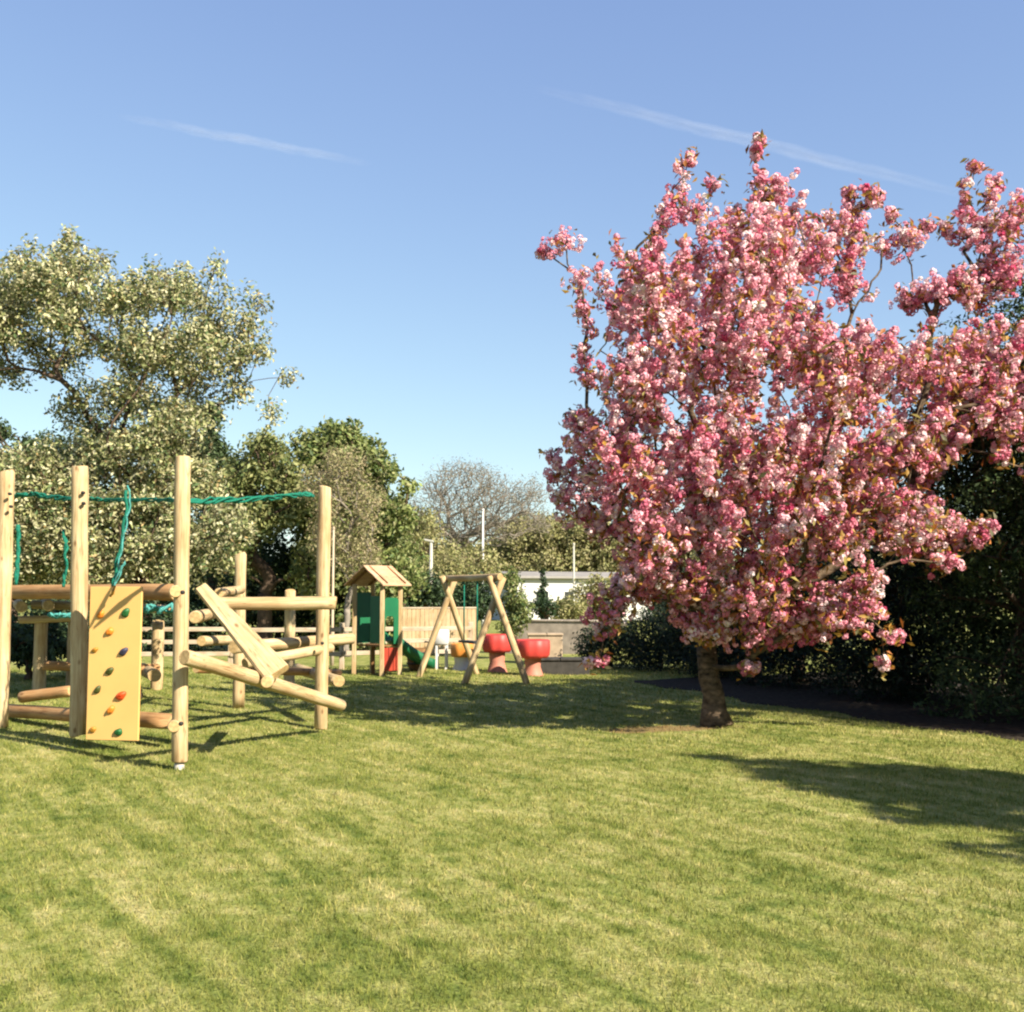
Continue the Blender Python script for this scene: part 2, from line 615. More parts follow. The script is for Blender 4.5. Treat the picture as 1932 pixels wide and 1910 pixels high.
def pick_cols(pal, n, jit=0.15, ka=None):
    """pal: [(weight,(r,g,b))]"""
    w = np.array([p[0] for p in pal], float)
    c = np.array([p[1] for p in pal], float)
    i = rng.choice(len(pal), n, p=w / w.sum())
    return np.clip(c[i] * (KA if ka is None else ka) * (1 + rng.uniform(-jit, jit, (n, 1))), 0, 2)


def grow(base, fork, trunk_r, majors, minors, step=0.35, tip=0.006, wander=0.05, flare=1.5, pen=0.4, expo=2.0, droop=0.5, keep_order=0):
    """branch skeleton: trunk from base to fork, then each target attached to the nearest fitting node; returns tube geometry"""
    base, fork = np.array(base, float), np.array(fork, float)
    nodes, par, plen = [base], [-1], [0.0]
    chains = []
    n0 = 5
    ch = [0]
    for i in range(1, n0 + 1):
        t = i / n0
        p = base + (fork - base) * t + (rng.normal(size=3) * 0.02 * np.array([1, 1, 0]) if i < n0 else 0)
        nodes.append(p)
        par.append(len(nodes) - 2)
        plen.append(plen[-1] + np.linalg.norm(p - nodes[-2]))
        ch.append(len(nodes) - 1)
    chains.append(ch)
    cap = n0 + 1 + (len(majors) + len(minors)) * 9 + 10
    NP = np.zeros((cap * 2, 3))
    PL = np.zeros(cap * 2)
    k = len(nodes)
    NP[:k] = nodes
    PL[:k] = plen
    nodes = None
    startable = 3

    for grp, st_ in ((majors, step), (minors, step * 0.6)):
        if len(grp) == 0: continue
        grp = np.array(grp, float)
        dist0 = np.linalg.norm(grp - fork, axis=1)
        if keep_order and grp.shape[0] > keep_order:
            dist0[keep_order:] += 100
        order = np.argsort(dist0)
        for t in grp[order]:
            d = np.linalg.norm(NP[startable:k] - t, axis=1)
            cost = d + pen * PL[startable:k]
            up = NP[startable:k, 2] - t[2]
            cost = cost + np.maximum(0, up) * droop
            j = int(np.argmin(cost)) + startable
            dist = np.linalg.norm(t - NP[j])
            n = max(1, min(8, int(math.ceil(dist / st_))))
            p0 = NP[j].copy()
            pd = p0 - NP[par[j]] if par[j] >= 0 else np.array([0, 0, 1.0])
            pd = pd / (np.linalg.norm(pd) + 1e-9)
            c1 = p0 + pd * dist * 0.35
            ch = [j]
            last = j
            for i in range(1, n + 1):
                s = i / n
                p = (1 - s) ** 2 * p0 + 2 * s * (1 - s) * c1 + s * s * t
                if i < n: p = p + rng.normal(size=3) * wander * st_
                NP[k] = p
                par.append(last)
                PL[k] = PL[last] + np.linalg.norm(p - NP[last])
                last = k
                ch.append(k)
                k += 1
            chains.append(ch)
    cnt = np.zeros(k)
    leafn = np.ones(k, bool)
    for i in range(k):
        if par[i] >= 0: leafn[par[i]] = False
    cnt[leafn] = 1
    for i in range(k - 1, 0, -1):
        cnt[par[i]] += cnt[i]
    R = tip * np.power(np.maximum(cnt, 1), 1 / expo)
    R *= trunk_r / R[n0 - 2] if R[n0 - 2] > 0 else 1
    R = np.maximum(R, tip)
    R[0] *= flare
    R[1] *= 1 + (flare - 1) * 0.25
    V, Fc = [], []
    for ci, ch in enumerate(chains):
        rad = [R[i] for i in ch]
        if ci: rad[0] = min(rad[0], rad[1] * 1.25)
        sides = 14 if ci == 0 else (8 if rad[0] > 0.03 else (5 if rad[0] > 0.012 else 3))
        v, f, _ = tube_geo([NP[i] for i in ch], rad, sides, ci == 0, 0.07 if ci == 0 else 0)
        o = len(V)
        V += v
        Fc += [tuple(x + o for x in q) for q in f]
    return V, Fc


def in_ellipsoids(lobes, dens, power=0.45, minn=3):
    """lobes: (center xyz, radii xyz); returns cluster points and outward directions"""
    P, O, I = [], [], []
    for li, (c, r) in enumerate(lobes):
        area = math.pi * r[0] * r[2]
        n = max(minn, int(area * dens))
        u = unit(rng.normal(size=(n, 3)))
        s = rng.uniform(0, 1, n) ** power
        P.append(np.array(c) + u * s[:, None] * np.array(r))
        O.append(unit(u * np.array([1, 1, 1])))
        I += [li] * n
    return np.concatenate(P), np.concatenate(O), np.array(I)


def px_lobes(spec, d, depth=0.9):
    """photo-pixel lobe table (x, y, rx, ry[, dd]) to world ellipsoids around depth d"""
    out = []
    for s in spec:
        x, y, rx, ry = s[:4]
        dd = s[4] if len(s) > 4 else 0.0
        c = at(x, y, d + dd)
        k = (d + dd) / F
        out.append((np.array(c), np.array([rx * k, (rx + ry) / 2 * k * depth, ry * k])))
    return out


def leaves_at(P, O, per, spread, size, pal, up=0.35, rnd=0.8, jit=0.18, clump_jit=0.18, aspect=0.55):
    n = len(P)
    PP = np.repeat(P, per, axis=0)
    OO = np.repeat(O, per, axis=0)
    off = rng.normal(size=PP.shape)
    off = unit(off) * (rng.uniform(0, 1, (len(PP), 1)) ** 0.5) * spread
    PP = PP + off
    nn = unit(OO * 0.45 + unit(off) * 0.45 + np.array([0, 0, up]) + rng.normal(size=PP.shape) * rnd)
    col = pick_cols(pal, len(PP), jit)
    cj = np.repeat(1 + rng.uniform(-clump_jit, clump_jit, (n, 1)), per, axis=0)
    col = np.clip(col * cj, 0, 1)
    L = size * rng.uniform(0.65, 1.3, len(PP))
    return PP, nn, L, L * aspect, col


def make_tree(name, base, label, cat, lobes, dens, per, spread, size, pal, bark='bark', lm='leaf', trunk_r=0.15, fork_h=1.2, power=0.45, group=None, minor_frac=0.35, up=0.35, rnd=0.8, aspect=0.55, crown='crown', clump_jit=0.18, lean=(0, 0), gap=None):
    base = Vector(base)
    root = thing(name, base, label, cat, group)
    P, O, I = in_ellipsoids(lobes, dens, power)
    keep = P[:, 2] > 0.05
    if gap is not None:
        gp = np.sin(P[:, 0] * 3.9 + 0.6) * np.sin(P[:, 1] * 3.1 + 1.4) * np.sin(P[:, 2] * 4.6 + 0.9)
        keep &= ~((gp > gap) & (P[:, 2] > 3.2))
    P, O = P[keep], O[keep]
    k = max(1, int(len(P) * minor_frac))
    sub = rng.choice(len(P), k, replace=False)
    V, Fc = grow(base, base + Vector((lean[0], lean[1], fork_h)), trunk_r, [l[0] for l in lobes], P[sub])
    link('trunk', raw_mesh('trunk', [Vector(v) - base for v in V], Fc, M[bark]), root, base)
    PP, nn, L, W, col = leaves_at(P, O, per, spread, size, pal, up=up, rnd=rnd, aspect=aspect, clump_jit=clump_jit)
    PP[:, 2] = np.maximum(PP[:, 2], 0.03)
    me = leaf_mesh(crown, PP - np.array(base), nn, L, W, col, M[lm])
    link(crown, me, root, base)
    return root


# ------------------------------------------------------------------ light and sky
EL = math.radians(36)
SX, SY = 0.75, -0.6614
sun_dir = Vector((SX * math.cos(EL), SY * math.cos(EL), math.sin(EL)))
sl = bpy.data.lights.new('sun', 'SUN')
sl.energy = 5.0
sl.angle = math.radians(0.5)
sl.color = (1.0, 0.90, 0.72)
so = bpy.data.objects.new('sun', sl)
C.objects.link(so)
so.rotation_mode = 'QUATERNION'
so.rotation_quaternion = (-sun_dir).to_track_quat('-Z', 'Y')
so.location = (10, -10, 20)

w = bpy.data.worlds.new('World')
S.world = w
w.use_nodes = True
nt = w.node_tree
nt.nodes.clear()
wo = nt.nodes.new('ShaderNodeOutputWorld')
bg = nt.nodes.new('ShaderNodeBackground')
sky = nt.nodes.new('ShaderNodeTexSky')
sky.sky_type = 'NISHITA'
sky.sun_disc = False
sky.sun_elevation = EL
sky.sun_rotation = math.atan2(SX, SY)
sky.altitude = 0
sky.air_density = 1.0
sky.dust_density = 0.3
sky.ozone_density = 1.6
bg.inputs['Strength'].default_value = 0.068
# soften the sky's range from zenith to horizon, channel by channel
sp = nt.nodes.new('ShaderNodeSeparateColor')
cb = nt.nodes.new('ShaderNodeCombineColor')
nt.links.new(sky.outputs[0], sp.inputs[0])
for i, (g, k) in enumerate(((0.72, 1.27), (0.73, 1.36), (0.49, 2.14))):
    pw = nt.nodes.new('ShaderNodeMath')
    pw.operation = 'POWER'
    pw.inputs[1].default_value = g
    ml = nt.nodes.new('ShaderNodeMath')
    ml.operation = 'MULTIPLY'
    ml.inputs[1].default_value = k
    nt.links.new(sp.outputs[i], pw.inputs[0])
    nt.links.new(pw.outputs[0], ml.inputs[0])
    nt.links.new(ml.outputs[0], cb.inputs[i])
nt.links.new(cb.outputs[0], bg.inputs[0])
nt.links.new(bg.outputs[0], wo.inputs[0])

S.view_settings.view_transform = 'Standard'
S.view_settings.look = 'None'
S.view_settings.exposure = 1.52
S.view_settings.gamma = 1
S.cycles.filter_width = 2.2
S.cycles.max_bounces = 8
S.cycles.transparent_max_bounces = 24
S.cycles.use_denoising = True


# ------------------------------------------------------------------ ground
def build_ground():
    near = np.arange(-16, 16.01, 0.4)
    xs = np.concatenate([[-1500, -500, -150, -60, -30, -20], near, [20, 30, 60, 150, 500, 1500]])
    ny = np.arange(-6, 30.01, 0.4)
    ys = np.concatenate([[-300, -60, -20, -10], ny, [34, 40, 50, 70, 100, 160, 300, 700, 2500]])
    X, Y = np.meshgrid(xs, ys)
    fade = np.clip((40 - np.hypot(X, Y)) / 15, 0, 1)
    Z = zfun(X, Y) * fade
    V = np.stack([X, Y, Z], -1).reshape(-1, 3)
    nx = len(xs)
    Fc = []
    for j in range(len(ys) - 1):
        for i in range(nx - 1):
            a = j * nx + i
            Fc.append((a, a + 1, a + nx + 1, a + nx))
    o = link('lawn', raw_mesh('lawn', V, Fc, M['lawn']))
    tag(o, kind='structure')


build_ground()
BL = np.array([-0.377, 0.926])          # edge of the dark shade strip runs along this
BN = np.array([0.926, 0.377])           # into the strip
B0 = np.array([5.3, 11.4])


def shade_strip_in(x, y):
    u = (x - B0[0]) * BL[0] + (y - B0[1]) * BL[1]
    v = (x - B0[0]) * BN[0] + (y - B0[1]) * BN[1]
    return u, v - 0.35 - 0.10 * np.sin(u * 2.1) - 0.07 * np.sin(u * 5.3 + 1.0)


def build_shade_strip():  # dark sheet added in place of the evergreens' deep shade on the lawn
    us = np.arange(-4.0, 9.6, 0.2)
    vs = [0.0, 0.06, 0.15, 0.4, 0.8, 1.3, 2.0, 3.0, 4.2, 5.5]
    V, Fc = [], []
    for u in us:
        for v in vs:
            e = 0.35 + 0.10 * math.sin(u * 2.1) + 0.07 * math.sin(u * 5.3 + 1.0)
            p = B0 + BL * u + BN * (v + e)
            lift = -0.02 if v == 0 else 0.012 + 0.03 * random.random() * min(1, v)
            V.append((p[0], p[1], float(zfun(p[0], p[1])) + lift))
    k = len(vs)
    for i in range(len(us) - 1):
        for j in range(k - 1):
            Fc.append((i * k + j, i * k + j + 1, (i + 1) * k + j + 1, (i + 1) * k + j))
    o = link('shade_strip', raw_mesh('shade_strip', V, Fc, M['hedge_shade']))
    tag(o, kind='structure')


build_shade_strip()


def build_grass():
    """mown blades: dense by the camera, thinning with distance"""
    out = []
    for (y0, y1, dens, h, wd) in ((3.3, 5.5, 5200, 0.034, 0.0050), (5.5, 8.0, 3000, 0.034, 0.0068), (8.0, 11.5, 1700, 0.034, 0.0090), (11.5, 16, 850, 0.036, 0.012), (16, 24, 330, 0.042, 0.018)):
        half1 = y1 * 0.48 + 1.0
        n = int((y1 - y0) * 2 * half1 * dens)
        y = rng.uniform(y0, y1, n)
        x = rng.uniform(-1, 1, n) * half1
        k = np.abs(x) < y * 0.48 + 1.0
        x, y = x[k], y[k]
        # thin on the worn soil
        e = np.hypot((x - SOIL[0]) * 0.62, (y - SOIL[1]) * 1.25)
        k = rng.uniform(0, 1, len(x)) < np.clip((e - 0.05) / 0.5, 0.12, 1)
        x, y = x[k], y[k]
        bu, bv = shade_strip_in(x, y)
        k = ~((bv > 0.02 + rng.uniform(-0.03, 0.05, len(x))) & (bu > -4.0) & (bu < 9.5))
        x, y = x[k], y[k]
        # clumpy height
        cl = 0.5 + 0.5 * np.sin(x * 7.1 + 1.7 * np.sin(y * 5.3)) * np.sin(y * 6.3 + 1.3 * np.sin(x * 4.7))
        hh = h * rng.uniform(0.55, 1.25, len(x)) * (0.75 + 0.5 * cl)
        out.append((x, y, hh, np.full(len(x), wd) * rng.uniform(0.7, 1.3, len(x))))
    x = np.concatenate([o[0] for o in out]); y = np.concatenate([o[1] for o in out])
    h = np.concatenate([o[2] for o in out]); wd = np.concatenate([o[3] for o in out])
    n = len(x)
    z = zfun(x, y) - 0.004
    an = rng.uniform(0, 6.283, n)
    bx, by = np.cos(an) * wd / 2, np.sin(an) * wd / 2
    la = rng.uniform(0, 6.283, n)
    ll = h * rng.uniform(0.15, 0.95, n)
    V = np.empty((n, 3, 3), np.float32)
    V[:, 0] = np.stack([x - bx, y - by, z], 1)
    V[:, 1] = np.stack([x + bx, y + by, z], 1)
    V[:, 2] = np.stack([x + np.cos(la) * ll, y + np.sin(la) * ll, z + h], 1)
    me = bpy.data.meshes.new('grass')
    me.vertices.add(3 * n)
    me.vertices.foreach_set('co', V.ravel())
    me.loops.add(3 * n)
    me.loops.foreach_set('vertex_index', np.arange(3 * n, dtype=np.int32))
    me.polygons.add(n)
    me.polygons.foreach_set('loop_start', (np.arange(n) * 3).astype(np.int32))
    me.update(calc_edges=True)
    a = me.attributes.new('col', 'FLOAT_COLOR', 'FACE')
    c = np.ones((n, 4), np.float32)
    c[:, :3] = pick_cols([(5, (1.05, 1.05, 0.95)), (2, (0.75, 0.85, 0.7)), (2, (1.35, 1.25, 1.2)), (0.6, (1.7, 1.5, 1.7))], n, 0.2, 1.0).astype(np.float32)
    a.data.foreach_set('color', np.clip(c, 0, 2).ravel())
    me.materials.append(M['blade'])
    o = link('grass', me)
    tag(o, 'short mown grass blades with straw coloured patches covering the lawn', 'grass', kind='stuff')


build_grass()


# ------------------------------------------------------------------ cherry tree
def cherry():
    d0 = TR.y
    big = [(1420, 470, 125, 110), (1290, 560, 115, 90), (1190, 560, 70, 70), (1550, 480, 80, 65), (1440, 640, 190, 120), (1235, 700, 105, 95),
           (1600, 730, 140, 95), (1740, 690, 100, 90), (1850, 690, 75, 110), (1165, 860, 100, 100), (1320, 860, 180, 125), (1550, 860, 180, 115),
           (1750, 850, 125, 80), (1300, 1005, 170, 85), (1500, 1000, 170, 95), (1670, 980, 95, 75), (1400, 1115, 140, 65), (1240, 1095, 85, 45), (1590, 1145, 80, 45), (2010, 640, 90, 130), (2010, 850, 90, 80), (1930, 780, 80, 55)]
    small = [(1125, 965, 80, 65, 0.1), (1760, 1010, 90, 50, -0.3), (1245, 1100, 95, 45, -0.4), (1330, 1165, 60, 35, -0.5), (1420, 1190, 60, 35, -0.6),
             (1590, 1150, 90, 50, -0.7), (1680, 1197, 38, 14, -0.8), (1145, 1150, 48, 26, -0.5), (1135, 1192, 34, 12, -0.5), (1130, 1250, 22, 8, -0.5), (1175, 1120, 40, 26, -0.3), (1670, 1252, 40, 9, -0.7),
             (1415, 1258, 20, 12, -0.4), (1290, 335, 14, 42, 0.2), (1275, 385, 24, 30, 0.2), (1300, 400, 50, 22, 0), (1345, 350, 12, 12, 0), (1430, 320, 9, 40, 0), (1445, 372, 40, 40, 0.1), (1470, 350, 10, 20, 0),
             (1434, 262, 10, 8, 0), (1068, 458, 40, 20, 0.2), (1030, 478, 18, 10, 0.2), (1095, 535, 22, 28, 0.2), (1608, 400, 20, 50, 0.1), (1652, 380, 20, 32, 0), (1700, 455, 55, 28, 0),
             (1755, 420, 14, 14, 0), (1785, 432, 8, 10, 0), (1840, 435, 45, 55, -0.1), (1838, 320, 14, 14, 0), (1876, 342, 13, 16, 0), (1908, 430, 35, 60, -0.2), (1890, 510, 45, 50, 0), (1800, 545, 60, 42, -0.2), (1740, 560, 55, 40, 0.1), (1850, 540, 60, 50, 0.2),
             (1330, 1185, 60, 30, -0.5), (1500, 1185, 60, 30, -0.6), (1105, 685, 20, 24, 0.1), (1890, 862, 20, 16, -0.5), (1842, 1000, 34, 30, -0.6),
             (1785, 1065, 55, 18, -0.7), (1232, 440, 14, 26, 0.1), (1600, 365, 6, 32, 0.1), (1640, 365, 6, 22, 0), (1822, 365, 6, 30, 0), (1870, 375, 8, 28, -0.1), (1925, 395, 8, 44, -0.1), (1250, 415, 7, 26, 0.2), (1500, 405, 8, 34, 0), (1570, 425, 8, 32, 0.1), (1190, 490, 9, 28, 0.1), (1300, 300, 6, 18, 0.2), (1425, 285, 5, 22, 0), (1680, 410, 7, 24, 0), (1720, 440, 20, 8, 0), (1100, 660, 8, 22, 0.1), (1100, 580, 14, 24, 0.1), (1108, 625, 14, 22, 0.1), (1108, 725, 16, 26, 0.1), (1600, 540, 48, 36, 0), (1078, 800, 8, 24, 0), (1640, 1090, 45, 22, -0.6), (1470, 1180, 55, 28, 0.3), (1210, 1060, 60, 40, 0.2), (1060, 900, 25, 60, 0.2), (1110, 790, 40, 30, 0.0)]
    lobes = px_lobes(small, d0, 1.0)
    lob_big = []
    for (x, y, rx, ry) in big:
        D = 2.3 * math.sqrt(max(0.08, 1 - ((x - 1480) / 520) ** 2 - ((y - 780) / 560) ** 2))
        for f, s in ((-0.7, 0.8), (0.0, 0.95), (0.7, 0.8)):
            dd = f * D
            k = d0 / (d0 + dd)
            lob_big += px_lobes([(x + rng.normal() * 14, y + rng.normal() * 10, rx * s * k, ry * s * k, dd)], d0, 1.0)
    allb = lob_big + lobes
    P, O, I = in_ellipsoids(lob_big, 27, 0.42)
    P2, O2, I2 = in_ellipsoids(lobes, 95, 0.5, 5)
    lr = np.array([min(l[1][0], l[1][2]) for l in lobes])
    SPR = np.concatenate([np.full(len(P), 0.115), np.clip(lr[I2] * 0.8, 0.05, 0.115)])
    P = np.concatenate([P, P2]); O = np.concatenate([O, O2])
    # drop some clusters in patches so that holes open
    hole = np.sin(P[:, 0] * 5.1 + 1.1) * np.sin(P[:, 1] * 4.3 + 0.4) * np.sin(P[:, 2] * 5.7 + 2.2)
    nb = len(P) - len(P2)
    big_flag = np.arange(len(P)) < nb
    keep = ~((hole > 0.21) & (np.arange(len(P)) < nb))
    P, O, SPR, big_flag = P[keep], O[keep], SPR[keep], big_flag[keep]
    stem_pts = P.copy()
    fk = np.array(TR) + np.array([-0.1, 0.05, 1.1])
    dv = unit(unit(P - fk) + np.array([0, 0, 0.45]) + rng.normal(size=P.shape) * 0.28)
    XP, XO, XS = [P], [O], [np.where(big_flag, 0.085, SPR)]
    for k_ in (-1, 1, 2):
        m_ = big_flag & (rng.uniform(0, 1, len(P)) < (0.9 if k_ < 2 else 0.55))
        XP.append(P[m_] + dv[m_] * 0.135 * k_)
        XO.append(unit(O[m_] + dv[m_] * 0.3))
        XS.append(np.full(m_.sum(), 0.085 - 0.018 * max(0, k_ - 0)))
    P, O, SPR = np.concatenate(XP), np.concatenate(XO), np.concatenate(XS)
    root = thing('cherry_tree', TR, 'pink cherry tree in full blossom with short mottled trunk on the lawn', 'tree')
    fork = TR + Vector((-0.10, 0.05, 0.95))
    V, Fc = grow(TR, fork, 0.125, [l[0] for l in allb], stem_pts, step=0.30, tip=0.0036, wander=0.14, flare=1.75, droop=0.0, keep_order=len(lob_big), expo=2.0, pen=0.3)
    link('trunk', raw_mesh('trunk', [Vector(v) - TR for v in V], Fc, M['cherry_bark']), root, TR)
    # flowers: double blossoms of petals, in tufts at the twig ends
    nf = rng.integers(3, 9, len(P))
    FP = np.repeat(P, nf, axis=0)
    FO = np.repeat(O, nf, axis=0)
    off = unit(rng.normal(size=FP.shape)) * (rng.uniform(0.2, 1, (len(FP), 1)) ** 0.6) * np.repeat(SPR, nf)[:, None]
    FP = FP + off
    fn = unit(unit(off) * 0.9 + FO * 0.3 + rng.normal(size=FP.shape) * 0.35 + np.array([0, 0, -0.1]))
    n = len(FP)
    cl = np.repeat(rng.uniform(0, 1, len(P)), nf)          # shade of the tuft
    fl = np.clip(0.0 + cl * 0.60 + rng.uniform(0, 1, n) * 0.44 + rng.normal(size=n) * 0.06, 0, 1)
    c_deep = np.array([0.54, 0.06, 0.15]); c_mid = np.array([0.90, 0.40, 0.50]); c_pale = np.array([0.97, 0.87, 0.86])
    t = fl[:, None]
    fc = np.where(t < 0.5, c_deep + (c_mid - c_deep) * (t / 0.5), c_mid + (c_pale - c_mid) * ((t - 0.5) / 0.5))
    pet = 9
    PP, NN, CC = [], [], []
    ref = unit(np.cross(fn, rng.normal(size=fn.shape)))
    bi = np.cross(fn, ref)
    fs = rng.uniform(0.7, 1.2, (n, 1))
    for k in range(pet):                      # petals over the outer two thirds of a little ball
        zc = 1 - 1.45 * (k + 0.5) / pet
        rc = math.sqrt(max(0, 1 - zc * zc))
        a = k * 2.399963 + rng.uniform(-0.3, 0.3, (n, 1))
        dv = fn * zc + (ref * np.cos(a) + bi * np.sin(a)) * rc
        PP.append(FP + dv * 0.030 * fs)
        NN.append(unit(dv + rng.normal(size=fn.shape) * 0.22))
        CC.append(np.clip(fc * 0.80 * rng.uniform(0.88, 1.12, (n, 1)), 0, 1))
    PP = np.concatenate(PP); NN = np.concatenate(NN); CC = np.concatenate(CC)
    sz = np.tile(fs[:, 0], pet) * 0.044
    me = leaf_mesh('blossom', PP - np.array(TR), NN, sz, sz * 0.9, CC, M['petal'], 0.2)
    link('blossom', me, root, TR)
    # young bronze leaves
    k = rng.uniform(0, 1, len(P)) < 0.62
    pal = [(3, (0.48, 0.17, 0.035)), (4, (0.58, 0.33, 0.06)), (2, (0.33, 0.26, 0.06)), (1.4, (0.13, 0.12, 0.04))]
    # the right and lower sides have leafed out more
    wgt = 0.45 + 0.7 * np.clip((P[:, 0] - TR.x + 0.3) / 2.5, 0, 1) * np.clip((5.0 - P[:, 2]) / 2, 0.2, 1) + 0.5 * np.clip((2.6 - P[:, 2]) / 1.2, 0, 1)
    k = rng.uniform(0, 1, len(P)) < wgt
    LP, LN, L, W, col = leaves_at(P[k], O[k], 6, 0.16, 0.105, pal, up=0.3, rnd=0.7, aspect=0.42)
    link('leaves', leaf_mesh('leaves', LP - np.array(TR), LN, L, W, col, M['leaf']), root, TR)


cherry()


# ------------------------------------------------------------------ pale tree on the left
def pale_tree():
    d = 16.5
    base = gnd(246, 1321)
    spec = [(60, 540, 105, 65), (150, 500, 65, 45), (128, 460, 26, 20), (230, 560, 85, 55), (330, 562, 65, 50), (292, 515, 22, 22), (412, 575, 36, 50), (404, 510, 10, 32),
            (470, 615, 42, 34), (482, 685, 55, 32), (530, 705, 22, 12), (440, 745, 50, 22), (508, 775, 22, 10), (515, 790, 10, 10), (300, 670, 95, 60), (175, 640, 55, 32), (50, 640, 60, 30),
            (15, 705, 34, 26), (240, 745, 70, 50), (340, 790, 70, 48), (215, 845, 90, 50), (330, 860, 75, 52), (140, 740, 40, 26), (60, 890, 80, 48), (10, 880, 45, 40),
            (135, 930, 65, 42), (260, 915, 95, 36), (385, 910, 42, 50), (100, 1000, 75, 48), (50, 1065, 70, 42), (425, 985, 52, 42), (405, 1050, 52, 36), (320, 1000, 55, 48),
            (330, 1065, 45, 32), (175, 1045, 50, 32), (190, 965, 40, 40), (-80, 600, 90, 80), (-70, 720, 60, 50), (-60, 950, 80, 90), (430, 690, 55, 40), (470, 715, 45, 26), (385, 640, 55, 45), (150, 640, 60, 40), (390, 780, 50, 30), (460, 660, 45, 36), (10, 610, 60, 50), (-20, 690, 60, 40), (110, 680, 60, 36), (70, 700, 50, 30), (30, 560, 60, 40), (110, 600, 60, 45), (135, 790, 40, 45), (175, 800, 50, 40), (404, 492, 5, 26), (130, 446, 8, 16), (290, 503, 9, 14), (472, 560, 6, 20), (345, 515, 7, 16), (60, 468, 8, 16), (200, 498, 8, 16), (230, 960, 110, 50), (300, 930, 90, 45), (120, 1010, 100, 60), (340, 1030, 90, 60), (230, 1040, 110, 60), (60, 960, 90, 70), (20, 1050, 70, 60), (120, 880, 80, 50), (210, 880, 90, 40), (300, 840, 70, 45), (360, 720, 60, 40), (230, 650, 60, 40), (400, 640, 40, 40), (495, 575, 12, 14), (545, 712, 10, 8)]
    lob = []
    for s in spec:
        r = min(s[2], s[3])
        if r > 40:
            for f in (-0.9, 0.1, 1.0):
                lob.append((s[0] + rng.normal() * 8, s[1] + rng.normal() * 6, s[2] * 0.88, s[3] * 0.88, f))
        else:
            lob.append((*s, rng.uniform(-0.5, 0.5)))
    lobes = px_lobes(lob, d, 1.0)
    pal = [(4, (0.55, 0.53, 0.27)), (3, (0.37, 0.41, 0.16)), (2.2, (0.13, 0.20, 0.075)), (2.8, (0.82, 0.78, 0.50)), (0.5, (0.46, 0.33, 0.14))]
    make_tree('flowering_tree', base, 'broad tree with pale cream green foliage and dark trunk behind the climbing frame', 'tree', lobes, 64, 30, 0.19, 0.076, pal,
              trunk_r=0.125, fork_h=2.0, power=0.5, minor_frac=0.5, clump_jit=0.35, aspect=0.5, rnd=0.7, gap=0.27)


pale_tree()


# ------------------------------------------------------------------ far trees and shrubs
def lob3(spec, d, spread):
    out = []
    for s in spec:
        for f in (-1, 0, 1):
            out.append((s[0] + rng.normal() * s[2] * 0.12, s[1] + rng.normal() * s[3] * 0.1, s[2] * (0.9 if f else 1.0), s[3] * (0.9 if f else 1.0), f * spread))
    return px_lobes(out, d, 1.0)


G_OLIVE = [(4, (0.38, 0.37, 0.14)), (3, (0.46, 0.42, 0.19)), (1.6, (0.23, 0.26, 0.085)), (1, (0.52, 0.45, 0.25))]
G_GREEN = [(4, (0.24, 0.30, 0.085)), (3, (0.32, 0.36, 0.12)), (2.0, (0.10, 0.165, 0.045)), (1.2, (0.44, 0.43, 0.19))]
G_DARK = [(4, (0.05, 0.09, 0.04)), (3, (0.075, 0.125, 0.05)), (1.5, (0.03, 0.055, 0.03))]
G_YELLOW = [(4, (0.37, 0.38, 0.14)), (3, (0.29, 0.33, 0.11)), (2, (0.15, 0.21, 0.065))]
G_PINKTWIG = [(4, (0.44, 0.40, 0.20)), (3, (0.52, 0.42, 0.25)), (2, (0.33, 0.34, 0.12))]

# the tall green tree right of the frame
b = at(665, 1120, 32); b.z = 0
make_tree('broadleaf_tree', b, 'tall rounded green tree rising behind the right posts of the climbing frame', 'tree',
          lob3([(640, 850, 80, 48), (600, 850, 36, 30), (690, 880, 52, 50), (660, 960, 100, 75), (740, 890, 12, 12), (725, 985, 50, 60), (640, 1060, 90, 70), (720, 1080, 68, 60), (590, 960, 45, 60), (680, 1180, 100, 60), (770, 920, 12, 8), (755, 970, 22, 40), (640, 812, 40, 12)], 32, 0.9),
          26, 20, 0.30, 0.17, G_GREEN, trunk_r=0.24, fork_h=1.3, clump_jit=0.3)
b = at(655, 1120, 28); b.z = 0
make_tree('budding_tree', b, 'thin pinkish brown budding tree in front of the tall green tree', 'tree',
          lob3([(650, 880, 50, 40), (620, 930, 45, 45), (690, 960, 36, 55), (610, 1010, 35, 60), (660, 1040, 40, 60), (700, 1060, 20, 50), (590, 910, 25, 30)], 28, 0.7),
          34, 16, 0.26, 0.095, G_PINKTWIG, bark='grey_bark', trunk_r=0.08, fork_h=1.2, minor_frac=0.6, aspect=0.4)
b = at(500, 1120, 30); b.z = 0
make_tree('broadleaf_tree', b, 'yellow green tree with domed top beside the pale flowering tree', 'tree',
          lob3([(500, 845, 42, 30), (470, 900, 55, 45), (530, 890, 45, 42), (490, 960, 70, 45), (560, 940, 36, 50), (440, 940, 40, 60), (450, 1030, 40, 60), (590, 1080, 40, 70), (500, 985, 60, 30)], 30, 0.8),
          24, 20, 0.28, 0.15, G_YELLOW, trunk_r=0.2, fork_h=1.6, clump_jit=0.25)
b = at(525, 1120, 33); b.z = 0
make_tree('dark_shrub', b, 'dark shaded evergreen shrub under the yellow green domed tree', 'shrub',
          lob3([(525, 1060, 55, 70), (520, 1150, 70, 60), (600, 1160, 60, 50), (460, 1130, 50, 60)], 33, 0.6), 22, 16, 0.3, 0.14, G_DARK, lm='dark_leaf', trunk_r=0.1, fork_h=0.6)
b = at(400, 1120, 36); b.z = 0
